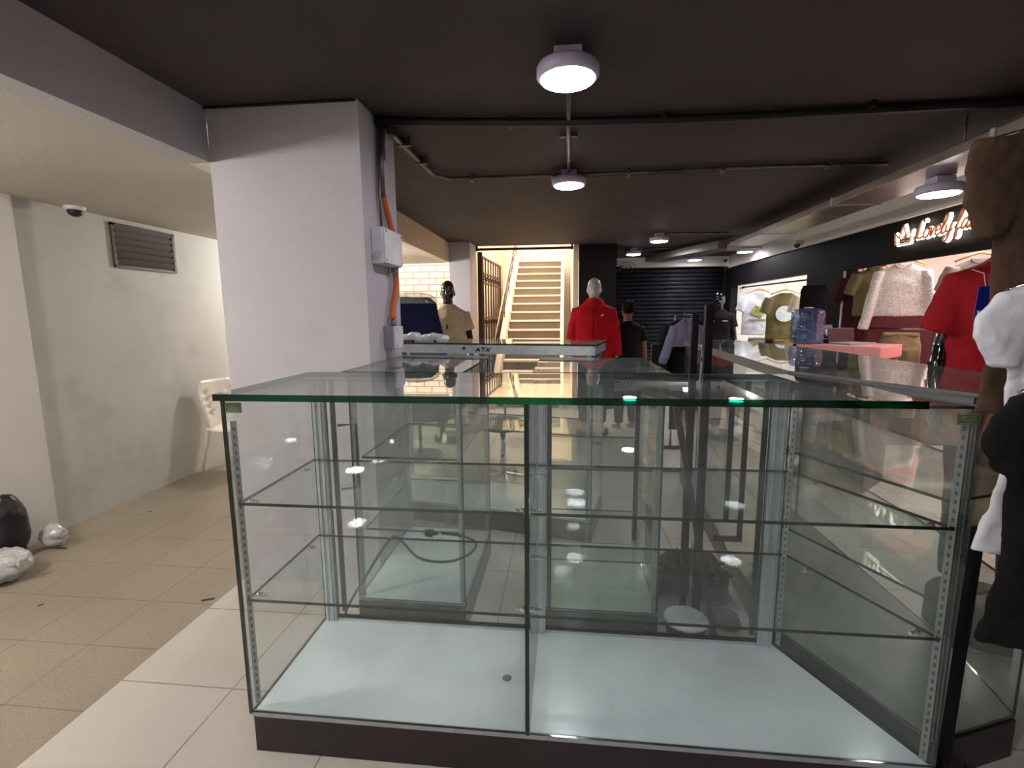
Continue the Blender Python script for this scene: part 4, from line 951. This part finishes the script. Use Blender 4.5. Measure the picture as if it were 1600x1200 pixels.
MB().lathe([(.036, .309), (.036, .316), (.001, .318)], (jx, jy, jz), 24).build('cap', 'white_plastic', t)
t = thing('office_chair', 'black padded office chair back behind the blue water bottle', 'chair', (2.56, 5.40, 0), -.3)
MB().loft([((0, 0, 1.42), (.11, 0, 0), (0, .03, 0)), ((0, 0, 1.46), (.125, 0, 0), (0, .04, 0)), ((0, 0, 1.70), (.12, 0, 0), (0, .04, 0)), ((0, 0, 1.745), (.10, 0, 0), (0, .03, 0))], 20).build('headrest', 'black_f', t, world=False)
MB().loft([((0, 0, .62), (.20, 0, 0), (0, .03, 0)), ((0, 0, .66), (.20, 0, 0), (0, .045, 0)), ((0, .02, 1.38), (.13, 0, 0), (0, .04, 0)), ((0, .02, 1.419), (.11, 0, 0), (0, .03, 0))], 20).build('backrest', 'black_f', t, world=False)
MB().loft([((0, -.48, .52), (.22, 0, 0), (0, 0, .03)), ((0, -.2, .50), (.24, 0, 0), (0, 0, .05)), ((0, -.0, .52), (.22, 0, 0), (0, 0, .04))], 20).build('seat', 'black_f', t, world=False)
MB().tube([(0, -.24, .08), (0, -.24, .47)], .03).build('column', 'chrome', t, world=False)
for k in range(5): MB().bar((0, -.24, .09), (.30*math.cos(k*2*PI/5), -.24+.30*math.sin(k*2*PI/5), .03), .035, .03).build('leg', 'black_metal', t, world=False)
c = at(1293, 536, Z=1.2)
t = thing('payment_stand', 'small dark tilted payment stand on the pink desk beside the bottle', 'stand', (c.x, c.y, 1.2), .35)
R_ = Matrix.Rotation(-.25, 3, 'X')
MB().box((-.055, -.004, .012), (.075, .004, .165), R_).build('panel', 'base_black', t, world=False)
MB().box((-.01, -.007, .06), (.048, -.0045, .122), R_).build('picture_panel', 'lamp_body', t, world=False)
MB().box((-.04, -.007, .035), (.06, -.0045, .042), R_).build('text_line', 'lamp_body', t, world=False)
MB().box((-.06, -.03, 0), (.08, .06, .012)).build('base', 'base_black', t, world=False)
c = at(1325, 538, Z=1.2)
t = thing('laptop', 'open grey laptop on the pink desk', 'laptop', (c.x+.06, c.y+.05, 1.2), .4)
MB().box((-.15, -.10, 0), (.15, .10, .014)).build('keyboard_deck', 'grey_plastic', t, world=False, bevel=.003)
MB().box((-.15, .10, .012), (.15, .108, .135), Matrix.Rotation(-.12, 3, 'X'), (0, .1, .012)).build('screen_lid', 'base_black', t, world=False, bevel=.002)
# small security cameras on the white strip
for (x, y, z, lb) in ((2.93, 9.50, 2.43, 'tiny black dome camera in the corner over the shutter'), (2.95, 6.75, 2.33, 'tiny dark camera on the white strip above the black pillar')):
    t = thing('dome_camera', lb, 'security camera', (x, y, z))
    MB().box((x-.03, y-.03, z), (x+.06, y+.03, z+.05)).build('bracket', 'white_plastic', t)
    MB().ball((x, y, z-.012), .035, .035, .035).build('dome', 'base_black', t)
# wall mounted fan at the black wall
t = thing('wall_fan', 'dark wall fan with a curved guard on the black back wall', 'fan', (1.0, 9.2, 2.32))
mb = MB()
for rx in (.22, .15, .08): mb.tube([(1.05+rx*math.cos(q*PI/12), 9.15+.06*math.sin(q*PI/12), 2.30+rx*.45*math.sin(q*PI/12)) for q in range(25)], .006, 6)
mb.build('guard', 'black_metal', t)
mb = MB()
for k in range(3):
    a_ = k*2*PI/3; mb.bar((1.05, 9.17, 2.30), (1.05+.17*math.cos(a_), 9.19, 2.30+.075*math.sin(a_)), .06, .006)
mb.build('blade', 'grey_plastic', t)
MB().tube([(1.05, 9.2, 2.3), (.85, 9.5, 2.3)], .02).tube([(.85, 9.5, 2.3), (.801, 9.5, 2.3)], .035).build('wall_arm', 'black_metal', t)
